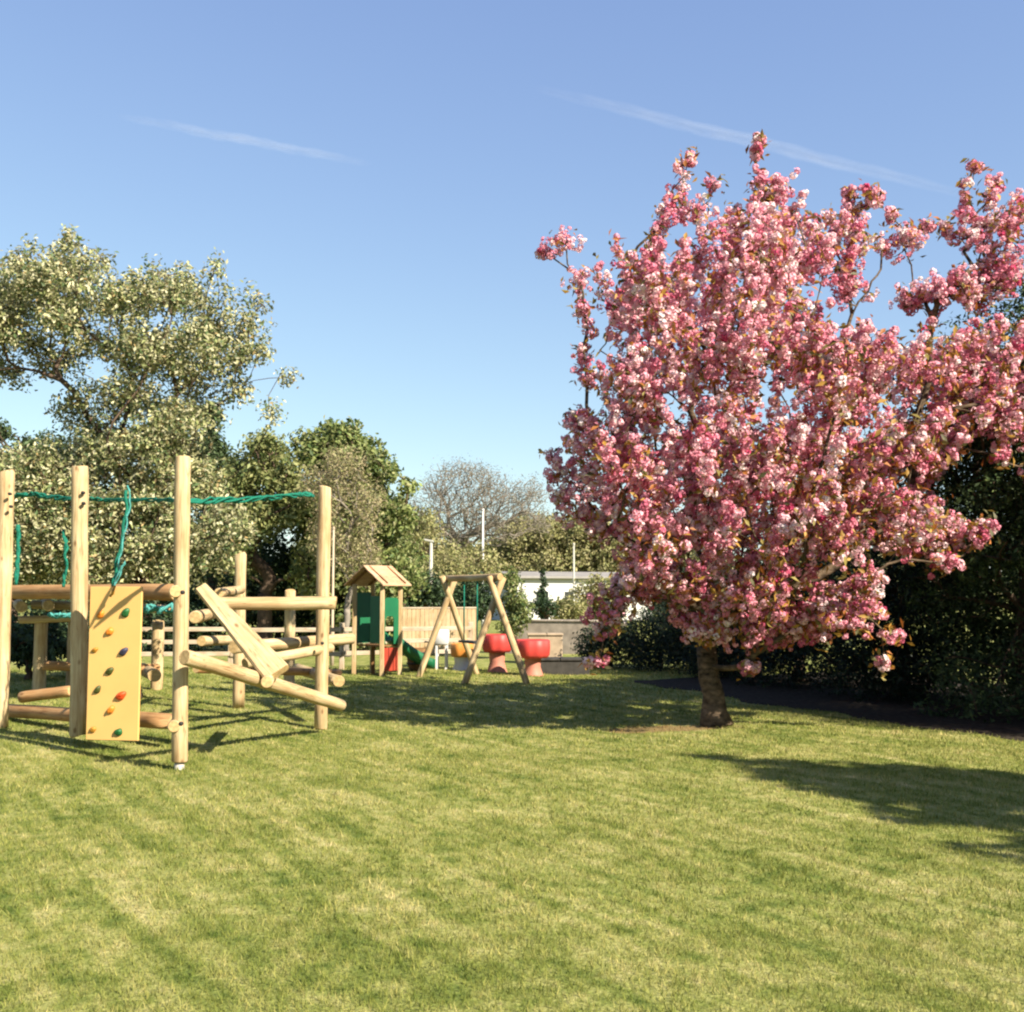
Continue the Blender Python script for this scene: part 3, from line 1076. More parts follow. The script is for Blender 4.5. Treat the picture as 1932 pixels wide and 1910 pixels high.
make_tree('conifer_tree', b, 'dark green pointed tree showing behind the pale flowering tree', 'tree',
          lob3([(398, 790, 22, 30), (400, 850, 40, 50), (400, 930, 50, 60), (400, 1030, 60, 70), (370, 870, 30, 60)], 36, 0.6), 26, 16, 0.28, 0.15, [(3, (0.06, 0.10, 0.035)), (3, (0.09, 0.13, 0.05)), (1, (0.03, 0.05, 0.02))], lm='dark_leaf', trunk_r=0.16, fork_h=1.5)
b = at(20, 1120, 34); b.z = 0
make_tree('conifer_tree', b, 'dark tree at the far left edge beyond the pale flowering tree', 'tree',
          lob3([(-10, 815, 28, 24), (80, 850, 50, 36), (30, 900, 80, 60), (100, 930, 70, 60), (40, 1030, 110, 80)], 34, 0.8), 22, 16, 0.28, 0.15, [(3, (0.06, 0.10, 0.035)), (3, (0.09, 0.13, 0.05)), (1, (0.03, 0.05, 0.02))], lm='dark_leaf', trunk_r=0.2, fork_h=1.2)
# low background shrubs behind the play area (left)
for (x, y, rx, ry, dd, lab, nm, pl) in (
        (60, 1205, 70, 46, 20.5, 'dark low shrub seen between the two left posts', 'garden_shrub', G_DARK),
        (190, 1205, 70, 46, 21, 'dark low shrub just left of the pale rail fence', 'garden_shrub', G_DARK),
        (200, 1105, 70, 46, 33, 'mid green bush glimpsed above the yellow climbing panel', 'garden_shrub', G_OLIVE),
        (120, 1180, 80, 60, 30, 'dark green shrub behind the low log frame', 'garden_shrub', G_DARK),
        (330, 1160, 90, 60, 31, 'dark green shrub seen beside the climbing panel', 'garden_shrub', G_DARK),
        (790, 1115, 55, 34, 36, 'dark green hedge bush left of the wooden swing', 'hedge_bush', G_DARK),
        (895, 1125, 50, 38, 36, 'dark green hedge bush seen through the wooden swing', 'hedge_bush', G_DARK),
        (755, 1060, 50, 60, 34, 'bright green bush above the play tower roof', 'garden_shrub', G_GREEN),
        (840, 1090, 60, 50, 45, 'olive green bush between lamp post and bare tree', 'garden_shrub', G_OLIVE),
        (1025, 1142, 26, 12, 34, 'dark clipped bush below the white building', 'garden_shrub', G_DARK),
        (1135, 1125, 46, 50, 38, 'tall dull green bush at the right end of the white building', 'garden_shrub', G_OLIVE),
        (1075, 1150, 34, 26, 36, 'yellowish bush between white building and cherry tree', 'garden_shrub', G_OLIVE)):
    b = at(x, 1120, dd); b.z = 0
    make_tree(nm, b, lab, 'shrub', lob3([(x, y, rx, ry), (x - rx * .4, y + ry * .4, rx * .7, ry * .7), (x + rx * .4, y + ry * .4, rx * .7, ry * .7)], dd, 0.5),
              26, 16, 0.22, 0.13, pl, lm='dark_leaf' if pl is G_DARK else 'leaf', trunk_r=0.06, fork_h=0.3)
# upright green bush by the swing
b = at(978, 1120, 27); b.z = 0
make_tree('conical_bush', b, 'upright bright green bush just right of the wooden swing', 'shrub',
          lob3([(968, 1100, 18, 26), (972, 1135, 26, 30), (985, 1160, 26, 24), (965, 1180, 24, 22)], 27, 0.2), 60, 16, 0.14, 0.09, G_GREEN, trunk_r=0.05, fork_h=0.4)
# slim dark conifer before the white building
b = at(1025, 1120, 40); b.z = 0
make_tree('slim_conifer', b, 'slim dark conifer standing in front of the white building', 'tree',
          lob3([(1025, 1085, 4, 10), (1024, 1103, 8, 12), (1024, 1122, 11, 12), (1024, 1140, 12, 14), (1024, 1158, 14, 14)], 40, 0.1), 60, 12, 0.12, 0.10, G_DARK, lm='dark_leaf', trunk_r=0.04, fork_h=0.5)
# olive dome and companions
b = at(1015, 1120, 76); b.z = 0
make_tree('budding_tree', b, 'wide olive domed tree behind the white building', 'tree',
          lob3([(1015, 1018, 95, 48), (1090, 1010, 70, 40), (960, 1060, 60, 40), (1080, 1060, 60, 45), (1020, 1075, 110, 40), (1130, 1060, 60, 50), (1190, 1050, 60, 60)], 76, 2.0), 9, 30, 0.55, 0.24, G_OLIVE, trunk_r=0.3, fork_h=1.2)
b = at(800, 1120, 52); b.z = 0
make_tree('budding_tree', b, 'olive brown tree left of the big bare tree', 'tree',
          lob3([(790, 1010, 45, 45), (830, 1060, 50, 40), (760, 1050, 45, 45), (905, 1065, 40, 30)], 52, 1.2), 10, 22, 0.5, 0.18, G_OLIVE, trunk_r=0.2, fork_h=1.2)


def bare_tree():
    d = 62
    b = at(872, 1120, d); b.z = 0
    root = thing('bare_tree', b, 'large leafless grey tree with spreading twigs behind the swing', 'tree')
    spec = [(880, 890, 60, 26), (830, 930, 45, 40), (920, 920, 55, 40), (960, 940, 40, 36), (880, 960, 80, 50), (815, 980, 30, 30), (990, 965, 22, 24), (930, 990, 60, 40), (850, 1010, 45, 30), (1005, 930, 34, 34), (785, 965, 28, 34), (1020, 985, 30, 30), (790, 1010, 30, 30)]
    lobes = lob3(spec, d, 1.6)
    P, O, I = in_ellipsoids(lobes, 20, 0.5)
    V, Fc = grow(b, b + Vector((0.1, 0, 1.9)), 0.30, [l[0] for l in lobes], P, step=0.9, tip=0.014, wander=0.1, flare=1.3, pen=0.25)
    link('trunk', raw_mesh('trunk', [Vector(v) - b for v in V], Fc, M['grey_bark']), root, b)
    LP, LN, L, W, col = leaves_at(P, O, 5, 0.6, 0.13, [(3, (0.32, 0.27, 0.20)), (2, (0.25, 0.25, 0.16)), (1, (0.40, 0.33, 0.27))], aspect=0.3)
    link('buds', leaf_mesh('buds', LP - np.array(b), LN, L, W, col, M['leaf']), root, b)


bare_tree()


def far_wood():
    lobes = []
    for i in range(46):
        x = -110 + i * 5.2 + rng.normal() * 1.2
        y = 110 + rng.normal() * 6
        h = rng.uniform(4.4, 6.6)
        lobes.append((np.array([x, y, h * 0.5]), np.array([3.6, 3.6, h * 0.55])))
    P, O, I = in_ellipsoids(lobes, 10, 0.4)
    LP, LN, L, W, col = leaves_at(P, O, 26, 0.9, 0.55, G_OLIVE + [(3, (0.12, 0.14, 0.06))])
    LP[:, 2] = np.maximum(LP[:, 2], 0.05)
    o = link('distant_woodland', leaf_mesh('distant_woodland', LP, LN, L, W, col, M['leaf']))
    tag(o, 'far band of olive green woodland along the horizon', 'woodland', kind='stuff')


far_wood()


# ------------------------------------------------------------------ dark evergreens on the right
def evergreens():
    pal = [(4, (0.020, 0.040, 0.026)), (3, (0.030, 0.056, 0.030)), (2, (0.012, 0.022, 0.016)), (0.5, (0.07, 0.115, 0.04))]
    spots = [((8.1, 12.3), 4.6, 2.0, 'dark green evergreen at the right edge of the lawn, nearest of the row'),
             ((7.05, 15.0), 6.3, 2.0, 'tallest evergreen with green lit leaves behind the right boughs of the cherry tree'),
             ((6.1, 17.4), 4.0, 1.8, 'shaded evergreen behind the right half of the cherry crown'),
             ((5.15, 19.8), 3.1, 1.7, 'shaded evergreen right of the cherry trunk'),
             ((4.25, 22.0), 2.5, 1.6, 'low shaded evergreen straight behind the cherry trunk'),
             ((3.2, 23.9), 1.5, 1.3, 'lowest dark evergreen bush left of the cherry trunk'),
             ((2.2, 24.6), 1.15, 0.9, 'small dark bush at the left end of the evergreen row')]
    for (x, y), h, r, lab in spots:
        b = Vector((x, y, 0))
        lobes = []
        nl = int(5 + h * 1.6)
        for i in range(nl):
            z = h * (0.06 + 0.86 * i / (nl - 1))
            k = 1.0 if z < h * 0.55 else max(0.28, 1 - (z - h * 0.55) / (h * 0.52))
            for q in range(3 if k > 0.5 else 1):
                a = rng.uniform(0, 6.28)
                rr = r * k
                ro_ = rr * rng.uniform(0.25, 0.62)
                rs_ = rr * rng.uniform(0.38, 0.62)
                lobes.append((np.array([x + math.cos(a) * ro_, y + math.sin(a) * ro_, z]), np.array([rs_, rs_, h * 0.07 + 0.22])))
        make_tree('evergreen_tree', b, lab, 'tree', lobes, 40, 26, 0.21, 0.078, [(4, (0.060, 0.10, 0.038)), (3, (0.085, 0.135, 0.05)), (2, (0.02, 0.04, 0.02)), (0.9, (0.20, 0.27, 0.09))] if h > 4.2 else pal, lm='dark_leaf', trunk_r=0.03 * h, fork_h=h * 0.3, group='row of dark evergreens', power=0.35, minor_frac=0.2, aspect=0.42)  # palette split puts sunlit and shaded look of the row into leaf colour


evergreens()


def shade_tree():
    """the conifer just outside the frame on the right: its shadow lies on the lawn"""
    h = 7.2
    tipg = gnd(1330, 1432)
    b = Vector((tipg.x + SX * h / math.tan(EL), tipg.y + SY * h / math.tan(EL), 0))
    lobes = []
    n = 14
    for i, t in enumerate([q / (n - 1) for q in range(n)] + [0.70 + 0.024 * q for q in range(12)]):
        z = 0.7 + (h - 0.75) * t
        rr = 4.6 * (1 - t) ** 0.95 + 0.05
        for q in range(5 if t < 0.8 else 2):
            a = q * 1.257 + rng.uniform(-0.5, 0.5) + i
            lobes.append((np.array([b.x + math.cos(a) * rr * 0.55, b.y + math.sin(a) * rr * 0.55 - 1.0 * (1 - t), z]), np.array([rr * 0.46 + 0.03, rr * 0.42 + 0.03, 0.13])))
    make_tree('conifer_tree', b, 'conical conifer just right of the view casting its pointed shadow on the lawn', 'tree', lobes, 46, 17, 0.13, 0.14, G_DARK, lm='dark_leaf', trunk_r=0.14, fork_h=2.0, minor_frac=0.3)


shade_tree()


# ------------------------------------------------------------------ climbing frame
def climbing_frame():
    gA, gC, gD, gE = at(10, 1120, 13.25), gnd(338, 1455), gnd(605, 1373), gnd(450, 1338)
    for g in (gA,): g.z = 0
    root = thing('climbing_frame', (gC.x - 0.9, gC.y + 2, 0), 'pale timber climbing frame of round posts with yellow climbing panel and green ropes', 'climbing frame')

    def post(g, top, r, label=None, z0=0.0):
        t = at(top[0], top[1], g.y)
        return log('post', (g.x, g.y, z0 - 0.02), (t.x, g.y, t.z), r, root, label=label)
    post(gA, (13, 890), 0.088)
    gB = at(148, 1388, 11.75)
    log('post', gB, at(151, 880, 11.75), 0.088, root, label='flat ended post beside the yellow panel, held clear of the grass')
    pc = post(gC, (345, 862), 0.070, 'nearest tall post with a small pale concrete foot', 0.10)
    link('post_foot', raw_mesh('post_foot', *tube_geo([(0, 0, -0.03), (0, 0, 0.10)], [0.048, 0.042], 14)[:2], M['concrete']), root, (gC.x, gC.y, 0.0))
    post(gD, (613, 919), 0.080)
    post(gE, (454, 1045), 0.080)
    gF = at(548, 1120, 17.5); gF.z = 0
    post(gF, (548, 1114), 0.085)
    for (bx, by, bd) in ((18, 932, 13.10), (20, 956, 13.10), (156, 930, 11.64), (157, 950, 11.64), (344, 1118, 9.80), (341, 1366, 9.80), (611, 1139, 12.86), (608, 1214, 12.99)):
        p_ = at(bx, by, bd)
        v, f, _ = tube_geo([(0, 0.03, 0), (0, 0.004, 0), (0, -0.010, 0), (0, -0.014, 0)], [0.017, 0.020, 0.018, 0.008], 10)
        link('bolt', raw_mesh('bolt', v, f, M['rubber']), root, p_)
    # long horizontal beams, left bay
    log('beam', at(6, 1117, 14.2), at(334, 1118, 11.6), 0.088, root, M['wood_orange'], label='orange brown upper beam behind the yellow panel')
    log('beam', at(6, 1340, 14.1), at(332, 1362, 11.5), 0.082, root, M['wood_orange'], label='orange brown lower beam near the grass')
    log('cross_log', at(331, 1116, 9.98), at(333, 1117, 10.18), 0.055, root)
    log('cross_log', at(328, 1371, 9.98), at(331, 1366, 10.35), 0.055, root)
    log('cross_log', at(368, 1165, 11.3), at(400, 1158, 13.4), 0.066, root)
    # right bay
    log('rail', at(398, 1139, 12.7), at(634, 1138, 12.93), 0.077, root, label='level top rail across the right bay')
    sa, sb = at(380, 1110, 11.55), at(523, 1272, 10.85)
    sz_ = (sb - sa).normalized()
    sx_ = sz_.cross(Vector((-0.30, 0.92, -0.30))).normalized()
    sy_ = sz_.cross(sx_).normalized()
    V, Fc, n0 = [], [], 16
    for i in range(n0 + 1):
        t = i / n0
        hw = (0.062 + 0.075 * t) * random.uniform(0.98, 1.02)
        hh_ = 0.042
        for (x, y) in ((-1, -0.55), (-1, 0.55), (-0.86, 1), (0.86, 1), (1, 0.55), (1, -0.55), (0.86, -1), (-0.86, -1)):
            V.append(sx_ * x * hw + sy_ * y * hh_ + sz_ * (t * (sb - sa).length))
    for i in range(n0):
        for k in range(8):
            Fc.append((i * 8 + k, i * 8 + (k + 1) % 8, (i + 1) * 8 + (k + 1) % 8, (i + 1) * 8 + k))
    Fc += [tuple(range(7, -1, -1)), tuple(n0 * 8 + k for k in range(8))]
    q_ = Vector((0, 0, 1)).rotation_difference(sz_)
    V = [q_.inverted() @ v for v in V]
    link('slanting_plank', raw_mesh('slanting_plank', V, Fc, [M['wood'], M['wood_end']], [0] * (len(Fc) - 2) + [1, 1], False), root, sa, q_)
    log('sloping_rail', at(349, 1240, 9.72), at(644, 1331, 12.80), 0.070, root, label='sloping log running down in front of the right post')
    log('cross_log', at(503, 1287, 10.55), at(520, 1270, 12.1), 0.058, root)
    log('rail', at(440, 1222, 12.6), at(664, 1205, 14.4), 0.072, root, label='middle rail running on past the right post')
    log('rail', at(462, 1252, 12.2), at(624, 1222, 13.45), 0.060, root)
    log('cross_log', at(640, 1286, 13.5), at(560, 1262, 15.6), 0.072, root)
    log('cross_log', at(380, 1210, 12.8), at(470, 1206, 14.9), 0.060, root)
    log('rail', at(370, 1262, 12.6), at(640, 1270, 15.4), 0.05, root, M['wood_orange'])
    log('cross_log', at(413, 1119, 13.6), at(455, 1113, 15.2), 0.06, root)
    # climbing panel
    A, B_ = at(166, 1250, 11.42), at(264, 1250, 11.32)
    zt = at(215, 1107, 11.3).z
    zb = at(215, 1399, 11.3).z
    A.z = B_.z = 0
    ex = (B_ - A).normalized()
    ez = Vector((0, 0, 1))
    en = ez.cross(ex)                      # points away from the viewer
    wd, ht = (B_ - A).length, zt - zb
    V, Fc = box_geo(0, wd, 0, 0.028, 0, ht, 0.004)
    org = A + ez * zb
    V = [ex * v.x + en * v.y + ez * v.z for v in V]
    panel = link('climbing_panel', raw_mesh('climbing_panel', V, Fc, M['panel'], None, False), root, org)
    hs = [(1050, 490, 'h_orange', .042), (1310, 470, 'h_green', .048), (1150, 665, 'h_orange', .046), (1000, 855, 'h_ochre', .034), (1300, 870, 'h_blue', .05), (1160, 1070, 'h_olive', .044),
          (1040, 1262, 'h_olive', .042), (1285, 1320, 'h_red', .055), (1185, 1465, 'h_orange', .050), (1005, 1670, 'h_ochre', .036), (1270, 1690, 'h_green', .044)]
    for (hx, hy, hm, hr) in hs:
        u, v = (hx - 930) / 540, (hy - 200) / 1575
        pts = []
        import bmesh
        bm = bmesh.new()
        bmesh.ops.create_icosphere(bm, subdivisions=3, radius=1)
        hr *= 0.95; el = rng.uniform(0.7, 1.0); ro = rng.uniform(0.2, 1.0); ph = rng.uniform(0, 6)
        for q in bm.verts:
            c = q.co
            k = 1 + 0.16 * math.sin(3 * c.x + ph) * math.cos(2.4 * c.z + ph)
            x, z, y = c.x * hr * 1.15 * k, c.z * hr * el * k, c.y * hr * 0.8
            y = min(y, 0.0) * (1.15 if c.z > 0 else 0.8)
            x, z = x * math.cos(ro) - z * math.sin(ro), x * math.sin(ro) + z * math.cos(ro)
            q.co = ex * x + en * y + ez * z
        bm.verts.index_update()
        me = raw_mesh('hold', [q.co.copy() for q in bm.verts], [tuple(w_.index for w_ in f.verts) for f in bm.faces], M[hm])
        bm.free()
        link('hold', me, panel, org + ex * (u * wd) + ez * ((1 - v) * ht) - en * 0.001)
    # ropes
    pA, pB, pC, pD = at(24, 937, 13.3), at(140, 942, 12.5), at(352, 946, 10.3), at(592, 936, 13.05)
    rope('overhead_rope', [pA, at(60, 932, 13.2), at(95, 938, 13.0), pB], 0.017, root, M['rope'], 3, 0.028)
    rope('overhead_rope', [at(152, 940, 12.3), at(200, 943, 12.2), at(290, 944, 11.4), at(345, 944, 10.3)], 0.013, root, M['rope'], 3, 0.022, sub=9)
    rope('overhead_rope', [pC, at(420, 944, 10.8), at(500, 941, 11.7), at(560, 934, 12.6), at(583, 933, 12.9), pD], 0.016, root, M['rope'], 4, 0.032)
    rope('hanging_rope', [at(240, 916, 11.45), at(246, 935, 11.45), at(243, 965, 11.45), at(236, 1000, 11.45), at(229, 1035, 11.45), at(224, 1075, 11.45), at(215, 1106, 11.45)], 0.012, root, M['rope_pale'], 1, 0.012, 'pale teal rope hanging to the panel top')
    rope('hanging_rope', [at(238, 925, 11.6), at(238, 970, 11.6), at(228, 1030, 11.6), at(217, 1078, 11.6), at(213, 1108, 11.6)], 0.020, root, M['rope'], 2, 0.014, 'thick green rope behind the pale one')
    rope('hanging_rope', [at(228, 1076, 11.5), at(236, 1060, 11.5), at(224, 1090, 11.5), at(216, 1107, 11.5)], 0.010, root, M['rope_pale'], 1, 0.01)
    rope('hanging_rope', [at(34, 990, 13.3), at(35, 1020, 13.3), at(33, 1060, 13.3), at(30, 1104, 13.3)], 0.026, root, M['rope'], 2, 0.012)
    rope('hanging_rope', [at(120, 1000, 12.6), at(124, 1030, 12.6), at(125, 1070, 12.6), at(120, 1108, 12.6)], 0.018, root, M['rope'], 2, 0.02)
    rope('slack_rope', [at(268, 1152, 12.2), at(285, 1148, 12.2), at(305, 1152, 12.2), at(335, 1143, 12.2)], 0.022, root, M['rope_pale'], 4, 0.045)
    rope('slack_rope', [at(90, 1160, 13.6), at(105, 1163, 13.6), at(122, 1161, 13.6), at(142, 1162, 13.6)], 0.02, root, M['rope_pale'], 3, 0.03)
    # end of the rope looped through the panel
    rope('rope_end', [at(216, 1106, 11.28), at(214, 1116, 11.26), at(208, 1126, 11.27)], 0.018, root, M['h_ochre'], 1, 0.004)


climbing_frame()


def low_frame():
    d = 17.5
    b = at(85, 1120, d); b.z = 0
    root = thing('balance_frame', b, 'low log balance frame behind the left bay of the climbing frame', 'climbing frame')

    def g(px, dd):
        p = at(px, 1120, dd); p.z = 0
        return p
    for (px, top, dd, r) in ((80, 1172, 17.5, 0.10), (12, 1160, 17.8, 0.09), (140, 1165, 18.0, 0.085), (300, 1172, 18.5, 0.10)):
        p = g(px, dd)
        log('post', p, (p.x, p.y, at(px, top, dd).z), r, root)
    log('rail', at(36, 1170, 17.3), at(150, 1166, 17.6), 0.06, root)
    log('rail', at(82, 1256, 17.3), at(300, 1262, 18.0), 0.075, root, M['wood_orange'])
    log('rail', at(60, 1141, 17.6), at(330, 1150, 18.2), 0.07, root)
    log('cross_log', at(40, 1145, 16.7), at(34, 1140, 19), 0.085, root)
    log('cross_log', at(92, 1143, 16.6), at(86, 1138, 19), 0.085, root)
    log('cross_log', at(292, 1275, 16.8), at(270, 1262, 19), 0.10, root)
    log('balance_log', at(40, 1316, 14.9), at(135, 1304, 14.6), 0.075, root, M['wood_orange'])


low_frame()


# ------------------------------------------------------------------ play tower
def play_tower():
    p2 = gnd(720, 1275)
    p1 = Vector((-3.13 * p2.y / 21.5, p2.y + 0.42, 0))
    p3 = Vector(((756 - 966) / F * (p2.y + 0.35), p2.y + 0.35, 0))
    p4 = p1 + p3 - p2
    root = thing('play_tower', (p1 + p3) / 2, 'small timber play tower with pitched roof and green panels', 'play tower')
    ze = at(720, 1102, p2.y).z
    for p in (p1, p2, p3, p4):
        oriented_box('post', (p.x, p.y, -0.02), (p.x, p.y, ze), 0.085, 0.085, root, M['wood'], 0.008)
    # roof: two boarded slopes, ridge running along p2->p3
    rd = (p3 - p2).normalized()
    gd = (p1 - p2).normalized()
    c0 = (p1 + p2) / 2
    zr = ze + 0.36
    a0, a1 = c0 - rd * 0.14, c0 + (p3 - p2) + rd * 0.14
    half = (p1 - p2).length / 2 + 0.16

    def slope(sgn):
        V, Fc = [], []
        nb = 5
        for i in range(nb):
            t0, t1 = i / nb, (i + 1) / nb - 0.012
            for (t, dz) in ((t0, 0), (t1, -0.0)):
                for aa in (a0, a1):
                    p = aa + gd * sgn * half * t
                    z = zr - (zr - ze + 0.03) * t + 0.012 * (1 - i % 2 * 0.4)
                    V.append(Vector((p.x, p.y, z)) - a0)
            o = len(V) - 4
            th = Vector((0, 0, -0.022))
            V += [V[o + k] + th for k in range(4)]
            Fc += [(o, o + 1, o + 3, o + 2), (o + 4, o + 6, o + 7, o + 5), (o, o + 4, o + 5, o + 1), (o + 2, o + 3, o + 7, o + 6), (o, o + 2, o + 6, o + 4), (o + 1, o + 5, o + 7, o + 3)]
        link('roof', raw_mesh('roof', V, Fc, M['roof_board'], None, False), root, a0)
    slope(1)
    slope(-1)
    # gable boards
    for q in (c0, c0 + (p3 - p2)):
        A, B_, T = q - gd * half * 0.92, q + gd * half * 0.92, q
        for s_, e_ in ((A, T), (T, B_)):
            oriented_box('gable_board', Vector((s_.x, s_.y, ze - 0.005 if s_ is not T else zr - 0.03)), Vector((e_.x, e_.y, ze - 0.005 if e_ is not T else zr - 0.03)), 0.03, 0.085, root, M['brown_wood'], 0.003)

    def board(a, b, z0, z1, m, name, label=None, th=0.02):
        a, b = Vector((a.x, a.y, 0)), Vector((b.x, b.y, 0))
        e = (b - a).normalized()
        L = (b - a).length
        n = e.cross(Vector((0, 0, 1)))
        V, Fc = box_geo(0.045, L - 0.045, -th / 2, th / 2, z0, z1, 0.004)
        V = [e * v.x + n * v.y + Vector((0, 0, v.z)) for v in V]
        o = link(name, raw_mesh(name, V, Fc, m, None, False), root, a)
        if label: o['label'] = label
    zf = at(720, 1216, p2.y).z
    board(p1, p1.lerp(p4, 1), zf, at(700, 1118, p2.y).z, M['green_board'], 'side_panel')
    # front left opening with a low green barrier
    board(p1.lerp(p2, 0.52), p2, zf + 0.02, at(700, 1125, p2.y).z, M['green_board'], 'side_panel')
    # right side arch panel: board with an arched opening
    e = (p3 - p2).normalized(); L = (p3 - p2).length; n_ = e.cross(Vector((0, 0, 1)))
    z0, z1 = zf, at(740, 1128, p2.y).z
    x0, x1 = 0.045, L - 0.045
    hx0, hx1, hz1 = x0 + 0.03, x0 + (x1 - x0) * 0.66, z0 + (z1 - z0) * 0.60
    outer = [(x0, z0), (x1, z0), (x1, z1 - 0.05), (x1 - 0.06, z1), (x0 + 0.06, z1), (x0, z1 - 0.05)]
    prof = [(hx1, z0)] + [(hx1, hz1 - 0.05), (hx1 - 0.03, hz1), (hx0 + 0.05, hz1), (hx0, hz1 - 0.06)] + [(hx0, z0)]
    ring = [(hx1, z0), (x1, z0), (x1, z1 - 0.05), (x1 - 0.06, z1), (x0 + 0.06, z1), (x0, z1 - 0.05), (x0, z0), (hx0, z0), (hx0, hz1 - 0.06), (hx0 + 0.05, hz1), (hx1 - 0.03, hz1), (hx1, hz1 - 0.05)]
    V = [e * x + n_ * s + Vector((0, 0, z)) for s in (-0.01, 0.01) for x, z in ring]
    k = len(ring)
    Fc = [tuple(range(k)), tuple(range(2 * k - 1, k - 1, -1))] + [(i, i + k, (i + 1) % k + k, (i + 1) % k) for i in range(k)]
    link('arch_panel', raw_mesh('arch_panel', V, Fc, M['green_board'], None, False), root, p2)
    # red slatted lower panel
    parts = []
    for i in range(3):
        s0 = 0.05 + (L - 0.10) * i / 3
        s1 = s0 + (L - 0.10) / 3 - 0.012
        v, f = box_geo(s0, s1, -0.012, 0.012, 0.08, at(740, 1223, p2.y).z, 0.004)
        parts.append(([e * q.x + n_ * q.y + Vector((0, 0, q.z)) for q in v], f))
    V, Fc = merge(parts)
    link('lower_panel', raw_mesh('lower_panel', V, Fc, M['red_board'], None, False), root, p2)
    # deck
    V, Fc = box_geo(-0.5, 0.5, -0.5, 0.5, -0.03, 0, 0)
    V = [(p1 - p2) * (0.5 + v.x * 0.86) + (p3 - p2) * (0.5 + v.y * 0.86) + Vector((0, 0, v.z + zf - 0.02)) for v in V]
    link('deck', raw_mesh('deck', V, Fc, M['brown_wood'], None, False), root, p2)
    # ladder posts beneath the deck
    for t in (0.30, 0.72):
        q = p1.lerp(p2, t) + (p3 - p2) * 0.6
        oriented_box('brace', (q.x, q.y, -0.02), (q.x, q.y, zf - 0.05), 0.07, 0.07, root, M['brown_wood'], 0.005)
    # green slide from the far right side, curved chute
    st_ = p3.lerp(p4, 0.5)
    od = (p3 - p2).normalized() * 0.92 + Vector((0.4, -0.05, 0))
    od = Vector((od.x, od.y, 0)).normalized()
    sd = Vector((-od.y, od.x, 0))
    V, Fc = [], []
    ns = 14
    prof = [(-0.24, 0.20), (-0.22, 0.05), (-0.15, 0.0), (0.15, 0.0), (0.22, 0.05), (0.24, 0.20)]
    for i in range(ns):
        t = i / (ns - 1)
        z = (zf - 0.02) * (1 - t) ** 1.25 + 0.06
        for (s, h) in prof:
            V.append(od * (0.05 + 0.95 * t) + sd * s + Vector((0, 0, z + h)))
    k = len(prof)
    for i in range(ns - 1):
        for j in range(k - 1):
            Fc.append((i * k + j, i * k + j + 1, (i + 1) * k + j + 1, (i + 1) * k + j))
    me = raw_mesh('slide', V, Fc, M['green_board'])
    o = link('slide', me, root, st_)
    sm = o.modifiers.new('s', 'SOLIDIFY'); sm.thickness = 0.025


play_tower()


# ------------------------------------------------------------------ swing
def swing():
    dl, dr = 21.4, 19.35
    top_l, top_r = at(847, 1091, dl), at(937, 1090, dr)
    zl = (top_l.z + top_r.z) / 2
    top_l.z = top_r.z = zl
    root = thing('swing_frame', ((top_l.x + top_r.x) / 2, (dl + dr) / 2, 0), 'timber swing with crossed round legs and dark seat on the lawn', 'swing')
    bd = (top_r - top_l).normalized()
    log('top_beam', top_l - bd * 0.15, top_r + bd * 0.16, 0.062, root)

    def leg(px_b, py_b, tx, dd, off, m=None):
        g = gnd(px_b, py_b)
        c = at(*tx)
        v = c - Vector((g.x, g.y, 0))
        log('leg', (g.x, g.y, -0.02), Vector((g.x, g.y, 0)) + v * 1.0 + bd * off, 0.060, root, m)
    leg(790, 1276, (862, 1088, dl), 0, -0.06)
    leg(900, 1273, (832, 1088, dl), 0, 0.06)
    leg(996, 1294, (920, 1088, dr), 0, 0.06)
    leg(875, 1293, (952, 1090, dr), 0, -0.06)
    # seat with two ropes
    m0, m1 = top_l.lerp(top_r, 0.30), top_l.lerp(top_r, 0.66)
    zs = at(870, 1211, 20.5).z
    V, Fc = box_geo(-0.36, 0.36, -0.10, 0.10, -0.02, 0.02, 0.012)
    y = Vector((-bd.y, bd.x, 0))
    mid = (m0 + m1) / 2
    V = [bd * v.x + y * v.y + Vector((0, 0, v.z)) for v in V]
    seat = link('seat', raw_mesh('seat', V, Fc, M['rubber'], None, False), root, (mid.x, mid.y, zs))
    for s in (-0.31, 0.31):
        q = mid + bd * s
        v, f, _ = tube_geo([(0, 0, 0), (0, 0, zl - zs - 0.04)], [0.012, 0.012], 8)
        link('rope', raw_mesh('rope', v, f, M['rope']), seat, (q.x, q.y, zs + 0.02))


swing()


# ------------------------------------------------------------------ fences
def rail_fence():
    pts = [(-8.2, 23.0), (-3.6, 23.4), (-0.9, 24.2)]
    root = thing('rail_fence', (-4.5, 23.5, 0), 'pale post and rail fence running behind the play area', 'fence')
    for i in range(len(pts) - 1):
        a, b_ = Vector((*pts[i], 0)), Vector((*pts[i + 1], 0))
        n = max(1, round((b_ - a).length / 1.9))
        for k in range(n + (1 if i == len(pts) - 2 else 0)):
            p = a.lerp(b_, k / n)
            oriented_box('post', (p.x, p.y, -0.02), (p.x, p.y, 0.98), 0.10, 0.10, root, M['rail_wood'], 0.008)
        nrm = (b_ - a).normalized().cross(Vector((0, 0, 1)))
        for z in (0.85, 0.60, 0.34):
            for k in range(n):
                p, q = a.lerp(b_, k / n), a.lerp(b_, (k + 1) / n)
                o_ = Vector((nrm.x * 0.07, nrm.y * 0.07, z + random.uniform(-0.012, 0.012)))
                oriented_box('rail', p + o_, q + o_ - (q - p) * 0.004, 0.035, 0.09, root, M['rail_wood'], 0.005)


rail_fence()


